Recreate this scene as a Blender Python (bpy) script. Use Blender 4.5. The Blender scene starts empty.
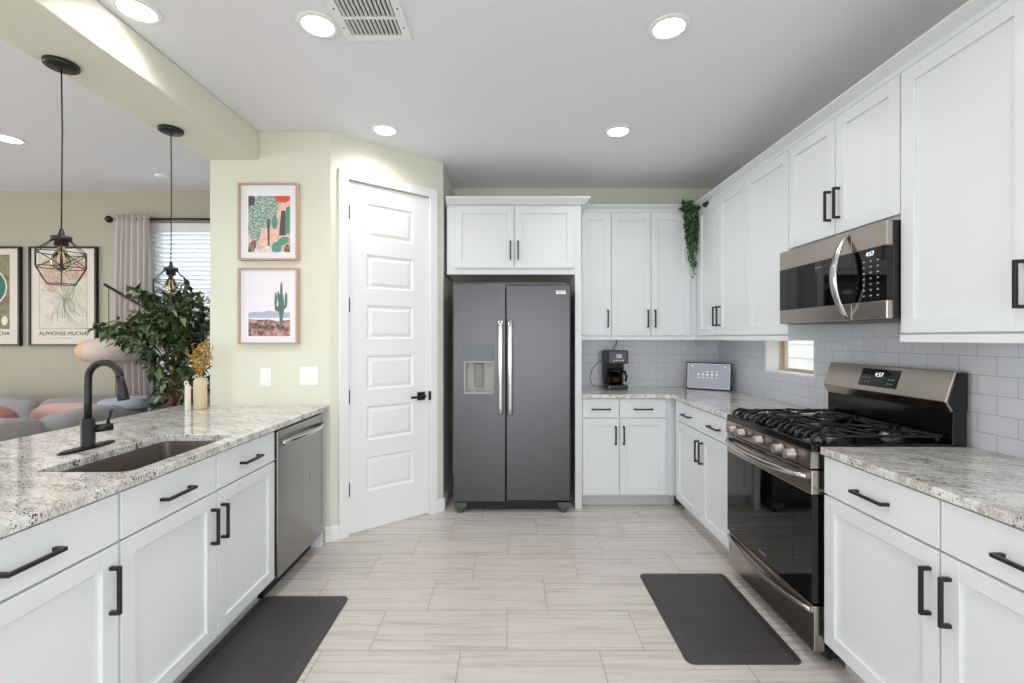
import bpy, bmesh, math, random
from mathutils import Vector, Matrix, noise as mnoise

# ---------------------------------------------------------------- camera, world, light, exposure
scene = bpy.context.scene
COL = scene.collection
PI = math.pi
H = 1.385                     # eye height
CEIL = 2.79

cam_d = bpy.data.cameras.new('camera')
cam = bpy.data.objects.new('camera', cam_d); COL.objects.link(cam)
cam_d.sensor_width = 36.0
cam_d.lens = 458.0 / 1024.0 * 36.0
cam_d.shift_x = 0.001
cam_d.shift_y = -0.0034
cam_d.clip_start = 0.03
cam.location = (0, 0, H); cam.rotation_euler = (PI / 2, 0, 0)
scene.camera = cam

scene.view_settings.view_transform = 'Standard'
scene.view_settings.look = 'None'
scene.view_settings.gamma = 1
scene.view_settings.use_curve_mapping = False
scene.view_settings.exposure = -0.62
scene.cycles.max_bounces = 10
scene.cycles.diffuse_bounces = 6
scene.cycles.glossy_bounces = 4
scene.cycles.caustics_reflective = False
scene.cycles.caustics_refractive = False
scene.cycles.sample_clamp_indirect = 6

world = bpy.data.worlds.new('daylight'); scene.world = world
world.use_nodes = True
wbg = world.node_tree.nodes['Background']
wbg.inputs[0].default_value = (0.90, 0.95, 1.0, 1); wbg.inputs[1].default_value = 5.2

def area_light(name, loc, rot, sx, sy, power, color=(1, 1, 1), spread=PI):
    d = bpy.data.lights.new(name, 'AREA'); d.shape = 'RECTANGLE'
    d.size = sx; d.size_y = sy; d.energy = power; d.color = color; d.spread = spread
    o = bpy.data.objects.new(name, d); COL.objects.link(o)
    o.location = loc; o.rotation_euler = rot
    return o
# added fill lights at made-up window openings behind and beside the camera
area_light('fill_rear', (0.0, -3.42, 1.15), (PI / 2 + 0.15, 0, 0), 3.2, 2.1, 44, (0.92, 0.96, 1.0))
area_light('fill_rear_living', (-4.4, -3.42, 1.2), (PI / 2 + 0.35, 0, 0), 2.6, 2.0, 45, (0.92, 0.96, 1.0))
area_light('fill_right_side', (1.93, -1.7, 1.3), (0, PI / 2, 0), 1.7, 2.2, 30, (0.86, 0.93, 1.0))  # fill added to brighten the left cabinets, no window known here
area_light('fill_living_side', (-6.9, 1.2, 1.4), (0, -PI / 2 - 0.5, 0), 1.8, 2.8, 62, (0.92, 0.96, 1.0))
CAN_POWER = 34.0
CAN_COLOR = (1.0, 0.985, 0.965)

# ---------------------------------------------------------------- materials
def lin(c):
    r = []
    for v in c[:3]:
        v = v / 255.0
        r.append(v / 12.92 if v <= 0.04045 else ((v + 0.055) / 1.055) ** 2.4)
    return (r[0], r[1], r[2], 1.0)

class NT:
    def __init__(self, name):
        self.m = bpy.data.materials.new(name); self.m.use_nodes = True
        self.t = self.m.node_tree; self.b = self.t.nodes['Principled BSDF']
    def n(self, kind, **kw):
        nd = self.t.nodes.new(kind)
        for k, v in kw.items():
            if k.startswith('i_'):
                key = k[2:]
                key = int(key) if key.isdigit() else key.replace('_', ' ')
                self.put(nd.inputs[key], v)
            else:
                setattr(nd, k, v)
        return nd
    def put(self, sock, v):
        if isinstance(v, bpy.types.NodeSocket): self.t.links.new(v, sock)
        elif isinstance(v, bpy.types.Node): self.t.links.new(v.outputs[0], sock)
        else: sock.default_value = v
    def math(self, op, a, b=0.0, c=None):
        nd = self.t.nodes.new('ShaderNodeMath'); nd.operation = op
        self.put(nd.inputs[0], a); self.put(nd.inputs[1], b)
        if c is not None: self.put(nd.inputs[2], c)
        return nd.outputs[0]
    def mix(self, f, a, b):
        nd = self.t.nodes.new('ShaderNodeMix'); nd.data_type = 'RGBA'
        self.put(nd.inputs[0], f); self.put(nd.inputs[6], a); self.put(nd.inputs[7], b)
        return nd.outputs[2]
    def ramp(self, f, stops):
        nd = self.t.nodes.new('ShaderNodeValToRGB'); cr = nd.color_ramp
        while len(cr.elements) > 1: cr.elements.remove(cr.elements[-1])
        cr.elements[0].position = stops[0][0]; cr.elements[0].color = stops[0][1]
        for p, c in stops[1:]:
            e = cr.elements.new(p); e.color = c
        self.put(nd.inputs[0], f)
        return nd.outputs[0]
    def noise(self, vec, scale, detail=4, rough=0.5, dist=0.0):
        nd = self.t.nodes.new('ShaderNodeTexNoise')
        nd.inputs['Scale'].default_value = scale; nd.inputs['Detail'].default_value = detail
        nd.inputs['Roughness'].default_value = rough; nd.inputs['Distortion'].default_value = dist
        if vec is not None: self.put(nd.inputs['Vector'], vec)
        return nd.outputs[0]
    def mapping(self, vec, scale=(1, 1, 1), rot=(0, 0, 0), loc=(0, 0, 0)):
        nd = self.t.nodes.new('ShaderNodeMapping')
        nd.inputs['Scale'].default_value = scale; nd.inputs['Rotation'].default_value = rot
        nd.inputs['Location'].default_value = loc
        self.put(nd.inputs['Vector'], vec)
        return nd.outputs[0]
    def bump(self, h, strength=0.2, dist=0.01):
        nd = self.t.nodes.new('ShaderNodeBump')
        nd.inputs['Strength'].default_value = strength; nd.inputs['Distance'].default_value = dist
        self.put(nd.inputs['Height'], h)
        self.t.links.new(nd.outputs[0], self.b.inputs['Normal'])
    def coord(self, which='Object'):
        return self.t.nodes.new('ShaderNodeTexCoord').outputs[which]
    def pos(self):
        return self.t.nodes.new('ShaderNodeNewGeometry').outputs['Position']
    def set(self, **kw):
        names = {'color': 'Base Color', 'rough': 'Roughness', 'metal': 'Metallic', 'spec': 'Specular IOR Level',
                 'emit': 'Emission Color', 'estr': 'Emission Strength', 'trans': 'Transmission Weight', 'alpha': 'Alpha',
                 'ior': 'IOR', 'coat': 'Coat Weight', 'sheen': 'Sheen Weight'}
        for k, v in kw.items(): self.put(self.b.inputs[names[k]], v)
        return self.m

def paint(name, c, rough=0.5, var=0.03, scale=3.0, bump=0.02):
    n = NT(name); f = n.noise(n.coord(), scale, 3)
    c = lin(c); d = tuple(x * (1 - var) for x in c[:3]) + (1,)
    n.set(color=n.mix(f, d, c), rough=rough)
    n.bump(n.noise(n.coord(), 220, 2), bump, 0.002)
    return n.m

def metal(name, c, rough=0.28, brush=(1, 1, 60), metalness=1.0):
    n = NT(name); v = n.mapping(n.coord(), scale=brush)
    f = n.noise(v, 8, 4)
    c = lin(c); d = tuple(x * 0.93 for x in c[:3]) + (1,)
    n.set(color=n.mix(f, d, c), metal=metalness, rough=n.math('MULTIPLY_ADD', f, 0.08, rough - 0.04))
    return n.m

def emit(name, c, s):
    n = NT(name); n.set(color=(0.8, 0.8, 0.8, 1), emit=lin(c), estr=s); return n.m

M = {}
M['white'] = paint('white_cabinet_paint', (228, 231, 233), 0.34, 0.015)
M['toe'] = paint('toe_kick_paint', (205, 208, 206), 0.5, 0.02)
M['trimwhite'] = paint('white_trim_paint', (240, 241, 241), 0.38, 0.01)
M['green'] = paint('sage_green_wall_paint', (226, 226, 210), 0.6, 0.02, 1.5, 0.06)
M['beige'] = paint('beige_wall_paint', (180, 174, 155), 0.7, 0.02, 1.5, 0.06)
M['ceil'] = paint('ceiling_paint', (238, 238, 244), 0.6, 0.01, 2, 0.05)
M['black'] = paint('matte_black_metal', (22, 22, 25), 0.38, 0.1, 20)
M['faucet'] = paint('matte_black_faucet', (14, 14, 15), 0.4, 0.05, 20)
M['gloss_black'] = paint('gloss_black_enamel', (14, 14, 16), 0.12, 0.1, 20, 0)
M['iron'] = paint('cast_iron', (17, 17, 18), 0.40, 0.3, 60, 0.2)
M['blackplastic'] = paint('black_plastic', (15, 15, 18), 0.35, 0.1, 20)
M['steel'] = metal('stainless_steel', (168, 167, 166), 0.24)
M['steel_fridge'] = metal('smudge_proof_steel', (91, 90, 93), 0.32, (1, 1, 90))
M['steel_warm'] = metal('warm_stainless', (186, 176, 166), 0.24)
M['steel_dark'] = metal('dishwasher_steel', (162, 160, 157), 0.24)
M['knob'] = metal('knob_steel', (160, 152, 145), 0.38)
M['chrome'] = metal('polished_handle', (205, 203, 200), 0.18)
M['sinksteel'] = metal('sink_steel', (168, 160, 152), 0.36, (40, 1, 1), 0.9)
M['burner'] = metal('burner_alloy', (170, 168, 165), 0.4)

def make_glass(name, color=(1, 1, 1, 1), rough=0.0, ior=1.3):
    n = NT(name)
    g = n.n('ShaderNodeBsdfGlass'); g.inputs['Color'].default_value = color
    g.inputs['Roughness'].default_value = rough; g.inputs['IOR'].default_value = ior
    n.t.links.new(g.outputs[0], n.t.nodes['Material Output'].inputs[0])
    return n.m
M['glass'] = make_glass('coffee_pot_glass', (0.8, 0.75, 0.7, 1), 0.0, 1.2)
def pane_glass(name):
    n = NT(name)
    tr = n.n('ShaderNodeBsdfTransparent'); tr.inputs[0].default_value = (0.95, 0.97, 0.97, 1)
    gl = n.n('ShaderNodeBsdfGlossy'); gl.inputs['Roughness'].default_value = 0.02
    fr = n.n('ShaderNodeLayerWeight'); fr.inputs[0].default_value = 0.25
    mx = n.n('ShaderNodeMixShader')
    n.put(mx.inputs[0], n.math('MULTIPLY', n.math('POWER', fr.outputs[1], 3.0), 0.35)); n.t.links.new(tr.outputs[0], mx.inputs[1]); n.t.links.new(gl.outputs[0], mx.inputs[2])
    n.t.links.new(mx.outputs[0], n.t.nodes['Material Output'].inputs[0])
    return n.m
M['pane'] = pane_glass('window_glass')
def bm_(name, c, rough, **kw):
    n = NT(name); n.set(color=lin(c), rough=rough, **kw); return n.m
M['blackglass'] = bm_('dark_oven_glass', (9, 9, 10), 0.04, spec=0.5)
M['lens'] = emit('light_lens', (255, 252, 246), 14.0)
M['bulb'] = emit('bulb_glow', (255, 226, 190), 0.9)
M['digits'] = emit('display_digits', (215, 235, 255), 2.0)
M['icons'] = bm_('panel_icon_grey', (160, 160, 165), 0.5)

def granite():
    n = NT('speckled_granite')
    p = n.mapping(n.pos(), scale=(1, 1, 1), rot=(0, 0, 0.45))
    ps = n.mapping(p, scale=(1.0, 2.6, 1.0))
    big = n.noise(ps, 3.2, 6, 0.6, 0.8)
    mid = n.noise(ps, 20, 6, 0.65, 0.6)
    fine = n.noise(ps, 75, 4, 0.6, 0.3)
    base = n.ramp(mid, [(0.34, lin((160, 158, 157))), (0.43, lin((206, 205, 202))), (0.55, lin((230, 230, 227))), (0.70, lin((212, 207, 198)))])
    tint = n.ramp(big, [(0.46, (1, 1, 1, 1)), (0.60, lin((238, 234, 228))), (0.72, lin((226, 224, 224)))])
    mm = n.t.nodes.new('ShaderNodeMix'); mm.data_type = 'RGBA'; mm.blend_type = 'MULTIPLY'
    mm.inputs[0].default_value = 1.0
    n.put(mm.inputs[6], base); n.put(mm.inputs[7], tint)
    veins = n.math('ADD', n.math('MULTIPLY', n.math('SUBTRACT', big, 0.5), 0.5), fine)
    grey = n.ramp(n.math('ADD', veins, n.math('MULTIPLY', mid, 0.25)), [(0.70, (0, 0, 0, 1)), (0.78, (1, 1, 1, 1))])
    col = n.mix(n.math('MULTIPLY', grey, 0.65), mm.outputs[2], lin((142, 138, 136)))
    sp = n.noise(n.mapping(p, scale=(1, 1.7, 1)), 96, 3, 0.55, 0.2)
    clus = n.noise(ps, 7.5, 4, 0.6, 0.5)
    blk = n.ramp(n.math('ADD', sp, n.math('MULTIPLY', clus, 0.60)), [(0.918, (0, 0, 0, 1)), (0.945, (1, 1, 1, 1))])
    col = n.mix(n.math('MULTIPLY', blk, 0.95), col, lin((62, 55, 58)))
    brn = n.ramp(n.noise(n.mapping(p, scale=(1, 1.5, 1), loc=(3, 1, 0)), 55, 3, 0.5), [(0.66, (0, 0, 0, 1)), (0.70, (1, 1, 1, 1))])
    col = n.mix(n.math('MULTIPLY', brn, 0.4), col, lin((150, 136, 122)))
    n.set(color=col, rough=0.10, coat=0.15)
    return n.m
M['granite'] = granite()

def floor_tile():
    n = NT('wood_look_porcelain_tile')
    sep = n.n('ShaderNodeSeparateXYZ'); n.put(sep.inputs[0], n.pos())
    X, Y = sep.outputs[0], sep.outputs[1]
    RH, LN, Y0, X0 = 0.2995, 0.612, 2.630, 0.185
    ry = n.math('DIVIDE', n.math('SUBTRACT', Y, Y0), RH)
    row = n.math('FLOOR', ry)
    fy = n.math('SUBTRACT', ry, row)
    # row below 2.63 has joints at -0.02; every row away steps a third
    shift = n.math('MULTIPLY', n.math('ADD', row, 1.0), LN / 3.0)
    ux = n.math('DIVIDE', n.math('SUBTRACT', n.math('SUBTRACT', X, X0), shift), LN)
    cx = n.math('FLOOR', ux)
    fx = n.math('SUBTRACT', ux, cx)
    def edge(f, w):
        a = n.math('LESS_THAN', f, w); b = n.math('GREATER_THAN', f, 1 - w)
        return n.math('MAXIMUM', a, b)
    g = n.math('MAXIMUM', edge(fy, 0.0025 / RH), edge(fx, 0.0025 / LN))
    wn = n.n('ShaderNodeTexWhiteNoise'); wn.noise_dimensions = '2D'
    cb = n.n('ShaderNodeCombineXYZ'); n.put(cb.inputs[0], row); n.put(cb.inputs[1], cx); n.put(wn.inputs[0], cb)
    rnd = wn.outputs[0]
    off = n.n('ShaderNodeCombineXYZ'); n.put(off.inputs[0], n.math('MULTIPLY', rnd, 13.0)); n.put(off.inputs[1], n.math('MULTIPLY', rnd, 7.0))
    va = n.n('ShaderNodeVectorMath'); va.operation = 'ADD'; n.put(va.inputs[0], n.pos()); n.put(va.inputs[1], off)
    s = n.noise(n.mapping(va.outputs[0], scale=(0.55, 15, 1)), 2.6, 6, 0.6, 0.7)
    s2 = n.noise(n.mapping(va.outputs[0], scale=(0.7, 40, 1)), 3.2, 3, 0.6, 0.5)
    c = n.ramp(s, [(0.32, lin((188, 180, 173))), (0.45, lin((204, 198, 191))), (0.57, lin((212, 206, 200))), (0.72, lin((219, 214, 209)))])
    c = n.mix(n.math('MULTIPLY', n.ramp(s2, [(0.30, (1, 1, 1, 1)), (0.44, (0, 0, 0, 1))]), 0.4), c, lin((164, 153, 144)))
    c = n.mix(n.math('MULTIPLY', rnd, 0.14), c, lin((182, 175, 168)))
    c = n.mix(n.math('MULTIPLY', g, 0.85), c, lin((152, 141, 128)))
    n.set(color=c, rough=n.math('MULTIPLY_ADD', s, 0.12, 0.22))
    n.bump(n.math('SUBTRACT', 1.0, g), 0.25, 0.002)
    return n.m
M['floor'] = floor_tile()

def subway(name, axis):
    n = NT(name)
    sep = n.n('ShaderNodeSeparateXYZ'); n.put(sep.inputs[0], n.pos())
    U, Z = sep.outputs[axis], sep.outputs[2]
    RH, LN = 0.0787, 0.155
    rz = n.math('DIVIDE', n.math('SUBTRACT', Z, 0.917), RH); row = n.math('FLOOR', rz); fz = n.math('SUBTRACT', rz, row)
    par = n.math('MULTIPLY', n.math('MODULO', row, 2.0), 0.5)
    uu = n.math('ADD', n.math('DIVIDE', n.math('ADD', U, 0.03), LN), par); cx = n.math('FLOOR', uu); fu = n.math('SUBTRACT', uu, cx)
    def edge(f, w):
        return n.math('MAXIMUM', n.math('LESS_THAN', f, w), n.math('GREATER_THAN', f, 1 - w))
    g = n.math('MAXIMUM', edge(fz, 0.0016 / RH), edge(fu, 0.0016 / LN))
    wn = n.n('ShaderNodeTexWhiteNoise'); wn.noise_dimensions = '2D'
    cb = n.n('ShaderNodeCombineXYZ'); n.put(cb.inputs[0], row); n.put(cb.inputs[1], cx); n.put(wn.inputs[0], cb)
    c = n.mix(n.math('MULTIPLY', wn.outputs[0], 0.5), lin((222, 224, 228)), lin((214, 216, 221)))
    c = n.mix(g, c, lin((178, 178, 182)))
    n.set(color=c, rough=n.math('MULTIPLY_ADD', g, 0.5, 0.12))
    hgt = n.math('ADD', n.math('MULTIPLY', n.math('SUBTRACT', 1.0, g), 1.0), n.math('MULTIPLY', n.noise(n.pos(), 14, 2), 0.5))
    n.bump(hgt, 0.3, 0.002)
    return n.m
M['tile_y'] = subway('white_subway_tile_right', 1)
M['tile_x'] = subway('white_subway_tile_back', 0)

def wood(name, a, b, sc=(30, 1, 1)):
    n = NT(name); f = n.noise(n.mapping(n.coord(), scale=sc), 6, 5, 0.6)
    n.set(color=n.mix(f, lin(a), lin(b)), rough=0.5); return n.m
M['oak'] = wood('pale_oak', (198, 172, 148), (178, 150, 126), (40, 40, 3))
M['bark'] = wood('bark', (150, 100, 70), (96, 62, 44), (20, 20, 3))
M['mat_board'] = bm_('mat_board', (238, 236, 242), 0.8)
M['curtain'] = paint('linen_curtain', (204, 196, 190), 0.9, 0.06, 8, 0.2)
M['blind'] = bm_('blind_slat', (240, 242, 246), 0.5)
def translucent(name, c, f=0.35):
    n = NT(name); t = n.n('ShaderNodeBsdfTranslucent'); t.inputs[0].default_value = lin(c)
    n.set(color=lin(c), rough=0.6)
    mx = n.n('ShaderNodeMixShader'); mx.inputs[0].default_value = f
    n.t.links.new(n.b.outputs[0], mx.inputs[1]); n.t.links.new(t.outputs[0], mx.inputs[2])
    n.t.links.new(mx.outputs[0], n.t.nodes['Material Output'].inputs[0]); return n.m
M['blind'] = translucent('blind_slat', (242, 244, 247), 0.45)

def fabric(name, c, sc=120, var=0.18):
    n = NT(name); f = n.noise(n.coord(), sc, 3, 0.7); c2 = tuple(x * (1 - var) for x in lin(c)[:3]) + (1,)
    n.set(color=n.mix(f, c2, lin(c)), rough=0.95, sheen=0.2); n.bump(f, 0.3, 0.004); return n.m
M['sofa'] = fabric('grey_sofa_fabric', (164, 161, 163), 60, 0.35)
M['sofa_blue'] = fabric('blue_grey_throw', (172, 178, 190))
M['pink'] = fabric('pink_cushion_fabric', (214, 176, 168))
M['red'] = fabric('patterned_cushion', (200, 140, 126), 22, 0.8)

def mat_rubber():
    n = NT('anti_fatigue_mat_rubber')
    ck = n.n('ShaderNodeTexVoronoi'); ck.inputs['Scale'].default_value = 90; ck.feature = 'DISTANCE_TO_EDGE'
    n.put(ck.inputs['Vector'], n.coord())
    n.set(color=n.mix(n.noise(n.coord(), 6, 3), lin((58, 54, 56)), lin((72, 68, 69))), rough=0.5)
    n.bump(ck.outputs[0], 0.5, 0.003); return n.m
M['rubber'] = mat_rubber()

def leafmat(name, stops, rough=0.4):
    n = NT(name); r = n.t.nodes.new('ShaderNodeNewGeometry').outputs['Random Per Island']
    c = n.ramp(r, stops); n.set(color=c, rough=rough, spec=0.4)
    return n.m
M['leaf'] = leafmat('ficus_leaf', [(0, lin((34, 54, 36))), (0.4, lin((60, 84, 52))), (0.7, lin((96, 116, 76))), (0.9, lin((140, 156, 112))), (1, lin((190, 196, 150)))])
M['leaf_blue'] = leafmat('eucalyptus_leaf', [(0, lin((40, 78, 70))), (0.6, lin((70, 116, 100))), (1, lin((120, 160, 140)))])
M['leaf_vine'] = leafmat('trailing_leaf', [(0, lin((30, 58, 28))), (0.6, lin((54, 92, 44))), (1, lin((96, 134, 80)))])
M['gold_leaf'] = leafmat('dried_golden_sprig', [(0, lin((138, 104, 40))), (0.6, lin((190, 154, 78))), (1, lin((220, 194, 124)))], 0.8)
M['cream'] = paint('cream_ceramic', (226, 218, 204), 0.5, 0.03)
M['sand'] = paint('sand_ceramic', (216, 200, 164), 0.5, 0.05)
M['terracotta'] = paint('pot_grey', (120, 116, 112), 0.7, 0.1)
M['soil'] = paint('soil', (50, 40, 32), 0.95, 0.4, 30)
M['plate'] = bm_('switch_plate_plastic', (244, 244, 242), 0.35)
M['frame_tan'] = paint('tan_vinyl_window_frame', (204, 184, 160), 0.5, 0.03)
M['stucco'] = paint('neighbour_stucco', (222, 220, 218), 0.9, 0.15, 6, 0.5)
M['lawn'] = paint('gravel_ground', (190, 180, 165), 0.95, 0.3, 30)
M['duct'] = bm_('dark_duct', (40, 44, 54), 0.6)
def weave():
    n = NT('woven_shade'); sep = n.n('ShaderNodeSeparateXYZ'); n.put(sep.inputs[0], n.coord())
    side = n.math('GREATER_THAN', sep.outputs[0], -0.04)
    a = n.math('SINE', n.math('MULTIPLY', n.math('ADD', sep.outputs[0], sep.outputs[2]), 330.0))
    b = n.math('SINE', n.math('MULTIPLY', n.math('SUBTRACT', sep.outputs[0], sep.outputs[2]), 330.0))
    w = n.math('MULTIPLY_ADD', n.math('MULTIPLY', a, b), 0.5, 0.5)
    light = n.mix(w, lin((196, 170, 156)), lin((238, 226, 216)))
    n.set(color=n.mix(side, lin((226, 186, 152)), light), rough=0.8); n.bump(w, 0.4, 0.003); return n.m
M['weave'] = weave()
M['coffee'] = bm_('coffee', (52, 24, 14), 0.2)
M['screen'] = bm_('screen_glow', (70, 72, 80), 0.25); M['screen'].node_tree.nodes['Principled BSDF'].inputs['Emission Color'].default_value = lin((196, 200, 216)); M['screen'].node_tree.nodes['Principled BSDF'].inputs['Emission Strength'].default_value = 0.72
M['screen_mark'] = emit('screen_marks', (235, 240, 255), 0.75)
M['whiteplastic'] = bm_('white_bezel', (225, 226, 228), 0.4)

# ---------------------------------------------------------------- mesh helpers
class MB:
    def __init__(self): self.bm = bmesh.new()
    def box(self, x0, x1, y0, y1, z0, z1, bev=0.0, seg=2, mi=0):
        v = [self.bm.verts.new(p) for p in ((x0, y0, z0), (x1, y0, z0), (x1, y1, z0), (x0, y1, z0), (x0, y0, z1), (x1, y0, z1), (x1, y1, z1), (x0, y1, z1))]
        fs = [self.bm.faces.new([v[i] for i in q]) for q in ((0, 3, 2, 1), (4, 5, 6, 7), (0, 1, 5, 4), (1, 2, 6, 5), (2, 3, 7, 6), (3, 0, 4, 7))]
        for f in fs: f.material_index = mi
        if bev > 0:
            es = list({e for f in fs for e in f.edges})
            r = bmesh.ops.bevel(self.bm, geom=es, offset=bev, segments=seg, affect='EDGES', profile=0.5)
            for f in r['faces']: f.material_index = mi
        return self
    def obox(self, c, size, rot, bev=0.0, mi=0):
        n0 = len(self.bm.verts)
        a, b, d = size[0] / 2, size[1] / 2, size[2] / 2
        self.box(-a, a, -b, b, -d, d, bev, mi=mi)
        self.bm.verts.ensure_lookup_table()
        mat = Matrix.Translation(c) @ rot.to_4x4()
        for v in self.bm.verts[n0:]: v.co = mat @ v.co
        return self
    def tube(self, pts, r, n=10, caps=True, mi=0, closed=False):
        pts = [Vector(p) for p in pts]; rr = r if isinstance(r, (list, tuple)) else [r] * len(pts)
        rings = []; m = len(pts); up = None
        for i, p in enumerate(pts):
            if closed: t = pts[(i + 1) % m] - pts[i - 1]
            else: t = pts[min(i + 1, m - 1)] - pts[max(i - 1, 0)]
            t.normalize()
            if up is None:
                up = Vector((0, 0, 1)) if abs(t.z) < 0.9 else Vector((1, 0, 0))
            u = (up - t * up.dot(t))
            if u.length < 1e-6: u = t.orthogonal()
            u.normalize(); w = t.cross(u); up = u
            rings.append([self.bm.verts.new(p + (u * math.cos(2 * PI * k / n) + w * math.sin(2 * PI * k / n)) * rr[i]) for k in range(n)])
        rng = range(m) if closed else range(m - 1)
        for i in rng:
            a, b = rings[i], rings[(i + 1) % m]
            for k in range(n):
                f = self.bm.faces.new((a[k], a[(k + 1) % n], b[(k + 1) % n], b[k])); f.smooth = True; f.material_index = mi
        if caps and not closed:
            f = self.bm.faces.new(rings[0][::-1]); f.material_index = mi
            f = self.bm.faces.new(rings[-1]); f.material_index = mi
        return self
    def cyl(self, p0, p1, r, n=24, mi=0): return self.tube([p0, p1], r, n, mi=mi)
    def lathe(self, prof, c=(0, 0, 0), n=32, axis='z', sx=1.0, sy=1.0, mi=0, smooth=True):
        c = Vector(c); rings = []
        for r, h in prof:
            ring = []
            for k in range(n):
                a = 2 * PI * k / n; x, y = r * math.cos(a) * sx, r * math.sin(a) * sy
                p = {'z': Vector((x, y, h)), 'y': Vector((x, h, y)), 'x': Vector((h, x, y))}[axis]
                ring.append(self.bm.verts.new(c + p))
            rings.append(ring)
        for i in range(len(rings) - 1):
            for k in range(n):
                a, b = rings[i], rings[i + 1]
                f = self.bm.faces.new((a[k], a[(k + 1) % n], b[(k + 1) % n], b[k])); f.smooth = smooth; f.material_index = mi
        for ring in (rings[0], rings[-1]):
            f = self.bm.faces.new(ring); f.material_index = mi
        return self
    def prism(self, poly, p0, p1, axis, mi=0):
        """poly: 2D points in the plane across axis; extruded from p0 to p1 along axis."""
        def P(a, b, t): return {'x': (t, a, b), 'y': (a, t, b), 'z': (a, b, t)}[axis]
        A = [self.bm.verts.new(P(a, b, p0)) for a, b in poly]; B = [self.bm.verts.new(P(a, b, p1)) for a, b in poly]
        k = len(poly)
        for i in range(k):
            f = self.bm.faces.new((A[i], A[(i + 1) % k], B[(i + 1) % k], B[i])); f.material_index = mi
        f = self.bm.faces.new(A[::-1]); f.material_index = mi
        f = self.bm.faces.new(B); f.material_index = mi
        return self
    def poly(self, pts, mi=0):
        f = self.bm.faces.new([self.bm.verts.new(p) for p in pts]); f.material_index = mi; return self
    def soft(self, c, size, p=5.0, n=10, rot=None, mi=0, wob=0.0):
        """a stuffed cushion: super-ellipsoid"""
        c = Vector(c); n0 = len(self.bm.verts)
        vs = {}
        def V(q):
            k = tuple(round(a, 5) for a in q)
            if k not in vs:
                x, y, z = q; L = (abs(x) ** p + abs(y) ** p + abs(z) ** p) ** (1 / p)
                w = Vector((x / L * size[0] / 2, y / L * size[1] / 2, z / L * size[2] / 2))
                if wob: w *= 1 + wob * mnoise.noise(w * 6 + c)
                if rot is not None: w = rot @ w
                vs[k] = self.bm.verts.new(c + w)
            return vs[k]
        for ax in range(3):
            for s in (-1, 1):
                for i in range(n):
                    for j in range(n):
                        q = []
                        for (a, b) in ((i, j), (i + 1, j), (i + 1, j + 1), (i, j + 1)):
                            g = [0, 0, 0]; g[ax] = s; g[(ax + 1) % 3] = -1 + 2 * a / n; g[(ax + 2) % 3] = -1 + 2 * b / n
                            q.append(V(g))
                        if s < 0: q = q[::-1]
                        f = self.bm.faces.new(q); f.smooth = True; f.material_index = mi
        return self
    def build(self, name, mats, parent=None, label=None, recalc=True):
        if recalc: bmesh.ops.recalc_face_normals(self.bm, faces=self.bm.faces[:])
        me = bpy.data.meshes.new(name); self.bm.to_mesh(me); self.bm.free()
        for m in (mats if isinstance(mats, (list, tuple)) else [mats]): me.materials.append(m)
        o = bpy.data.objects.new(name, me); COL.objects.link(o)
        if parent is not None: o.parent = parent
        if label: o['label'] = label
        return o

def tag(o, label, cat, group=None):
    o['label'] = label; o['category'] = cat
    if group: o['group'] = group
    return o
def thing(name, label, cat, loc=(0, 0, 0), rz=0.0, group=None):
    o = bpy.data.objects.new(name, None); COL.objects.link(o)
    o.empty_display_size = 0.1; o.location = loc; o.rotation_euler = (0, 0, rz)
    return tag(o, label, cat, group)
def struct(o): o['kind'] = 'structure'; return o
def stuffed(o): o['kind'] = 'stuff'; return o

def lettering(text, size, mat, parent, origin, xdir, ydir, name='lettering', align='CENTER', depth=0.0004):
    cu = bpy.data.curves.new('tmp', 'FONT'); cu.body = text; cu.size = size; cu.align_x = align; cu.align_y = 'CENTER'; cu.extrude = depth
    to = bpy.data.objects.new('tmp', cu); COL.objects.link(to)
    me = bpy.data.meshes.new_from_object(to.evaluated_get(bpy.context.evaluated_depsgraph_get()))
    bpy.data.objects.remove(to); bpy.data.curves.remove(cu)
    x = Vector(xdir).normalized(); y = Vector(ydir).normalized(); z = x.cross(y); o0 = Vector(origin)
    for v in me.vertices: v.co = o0 + x * v.co.x + y * v.co.y + z * v.co.z
    me.materials.clear(); me.materials.append(mat)
    o = bpy.data.objects.new(name, me); COL.objects.link(o); o.parent = parent
    return o

def copy_tree(o, parent=None):
    c = o.copy(); COL.objects.link(c); c.parent = parent
    for ch in list(o.children): copy_tree(ch, c)
    return c

# ---------------------------------------------------------------- the room
XR = 1.95          # right wall
YB = 4.30          # kitchen back wall
YL = 4.375         # living room back wall
XP0, YP = -2.052, 3.12   # pantry front wall, left end
AX, AY = -1.23, 3.12    # corner front wall / angled wall
BX, BY = -0.546, 3.68   # corner angled wall / side wall
YR = -3.5; XL = -7.0; T = 0.12

struct(MB().box(XL - .2, XR + .2, YR - .2, 4.6, -0.1, 0).build('floor', M['floor']))
struct(MB().box(XL - .2, XR + .2, YR - .2, 4.6, CEIL, CEIL + 0.1).build('ceiling', M['ceil']))
# right wall with the slot window
WY0, WY1, WZ0, WZ1 = 2.919, 3.489, 1.13, 1.40
m = MB()
m.box(XR, XR + .15, YR, -2.8, 0, CEIL).box(XR, XR + .15, -2.8, -0.6, 0, 0.45).box(XR, XR + .15, -2.8, -0.6, 2.15, CEIL).box(XR, XR + .15, -0.6, WY0, 0, CEIL); m.box(XR, XR + .15, WY1, 4.55, 0, CEIL)  # opening behind the camera added for the right side fill light
m.box(XR, XR + .15, WY0, WY1, 0, WZ0); m.box(XR, XR + .15, WY0, WY1, WZ1, CEIL)
struct(m.build('wall_right', M['green']))
struct(MB().box(-0.66, XR, YB, YB + .25, 0, CEIL).build('wall_back', M['green']))
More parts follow.
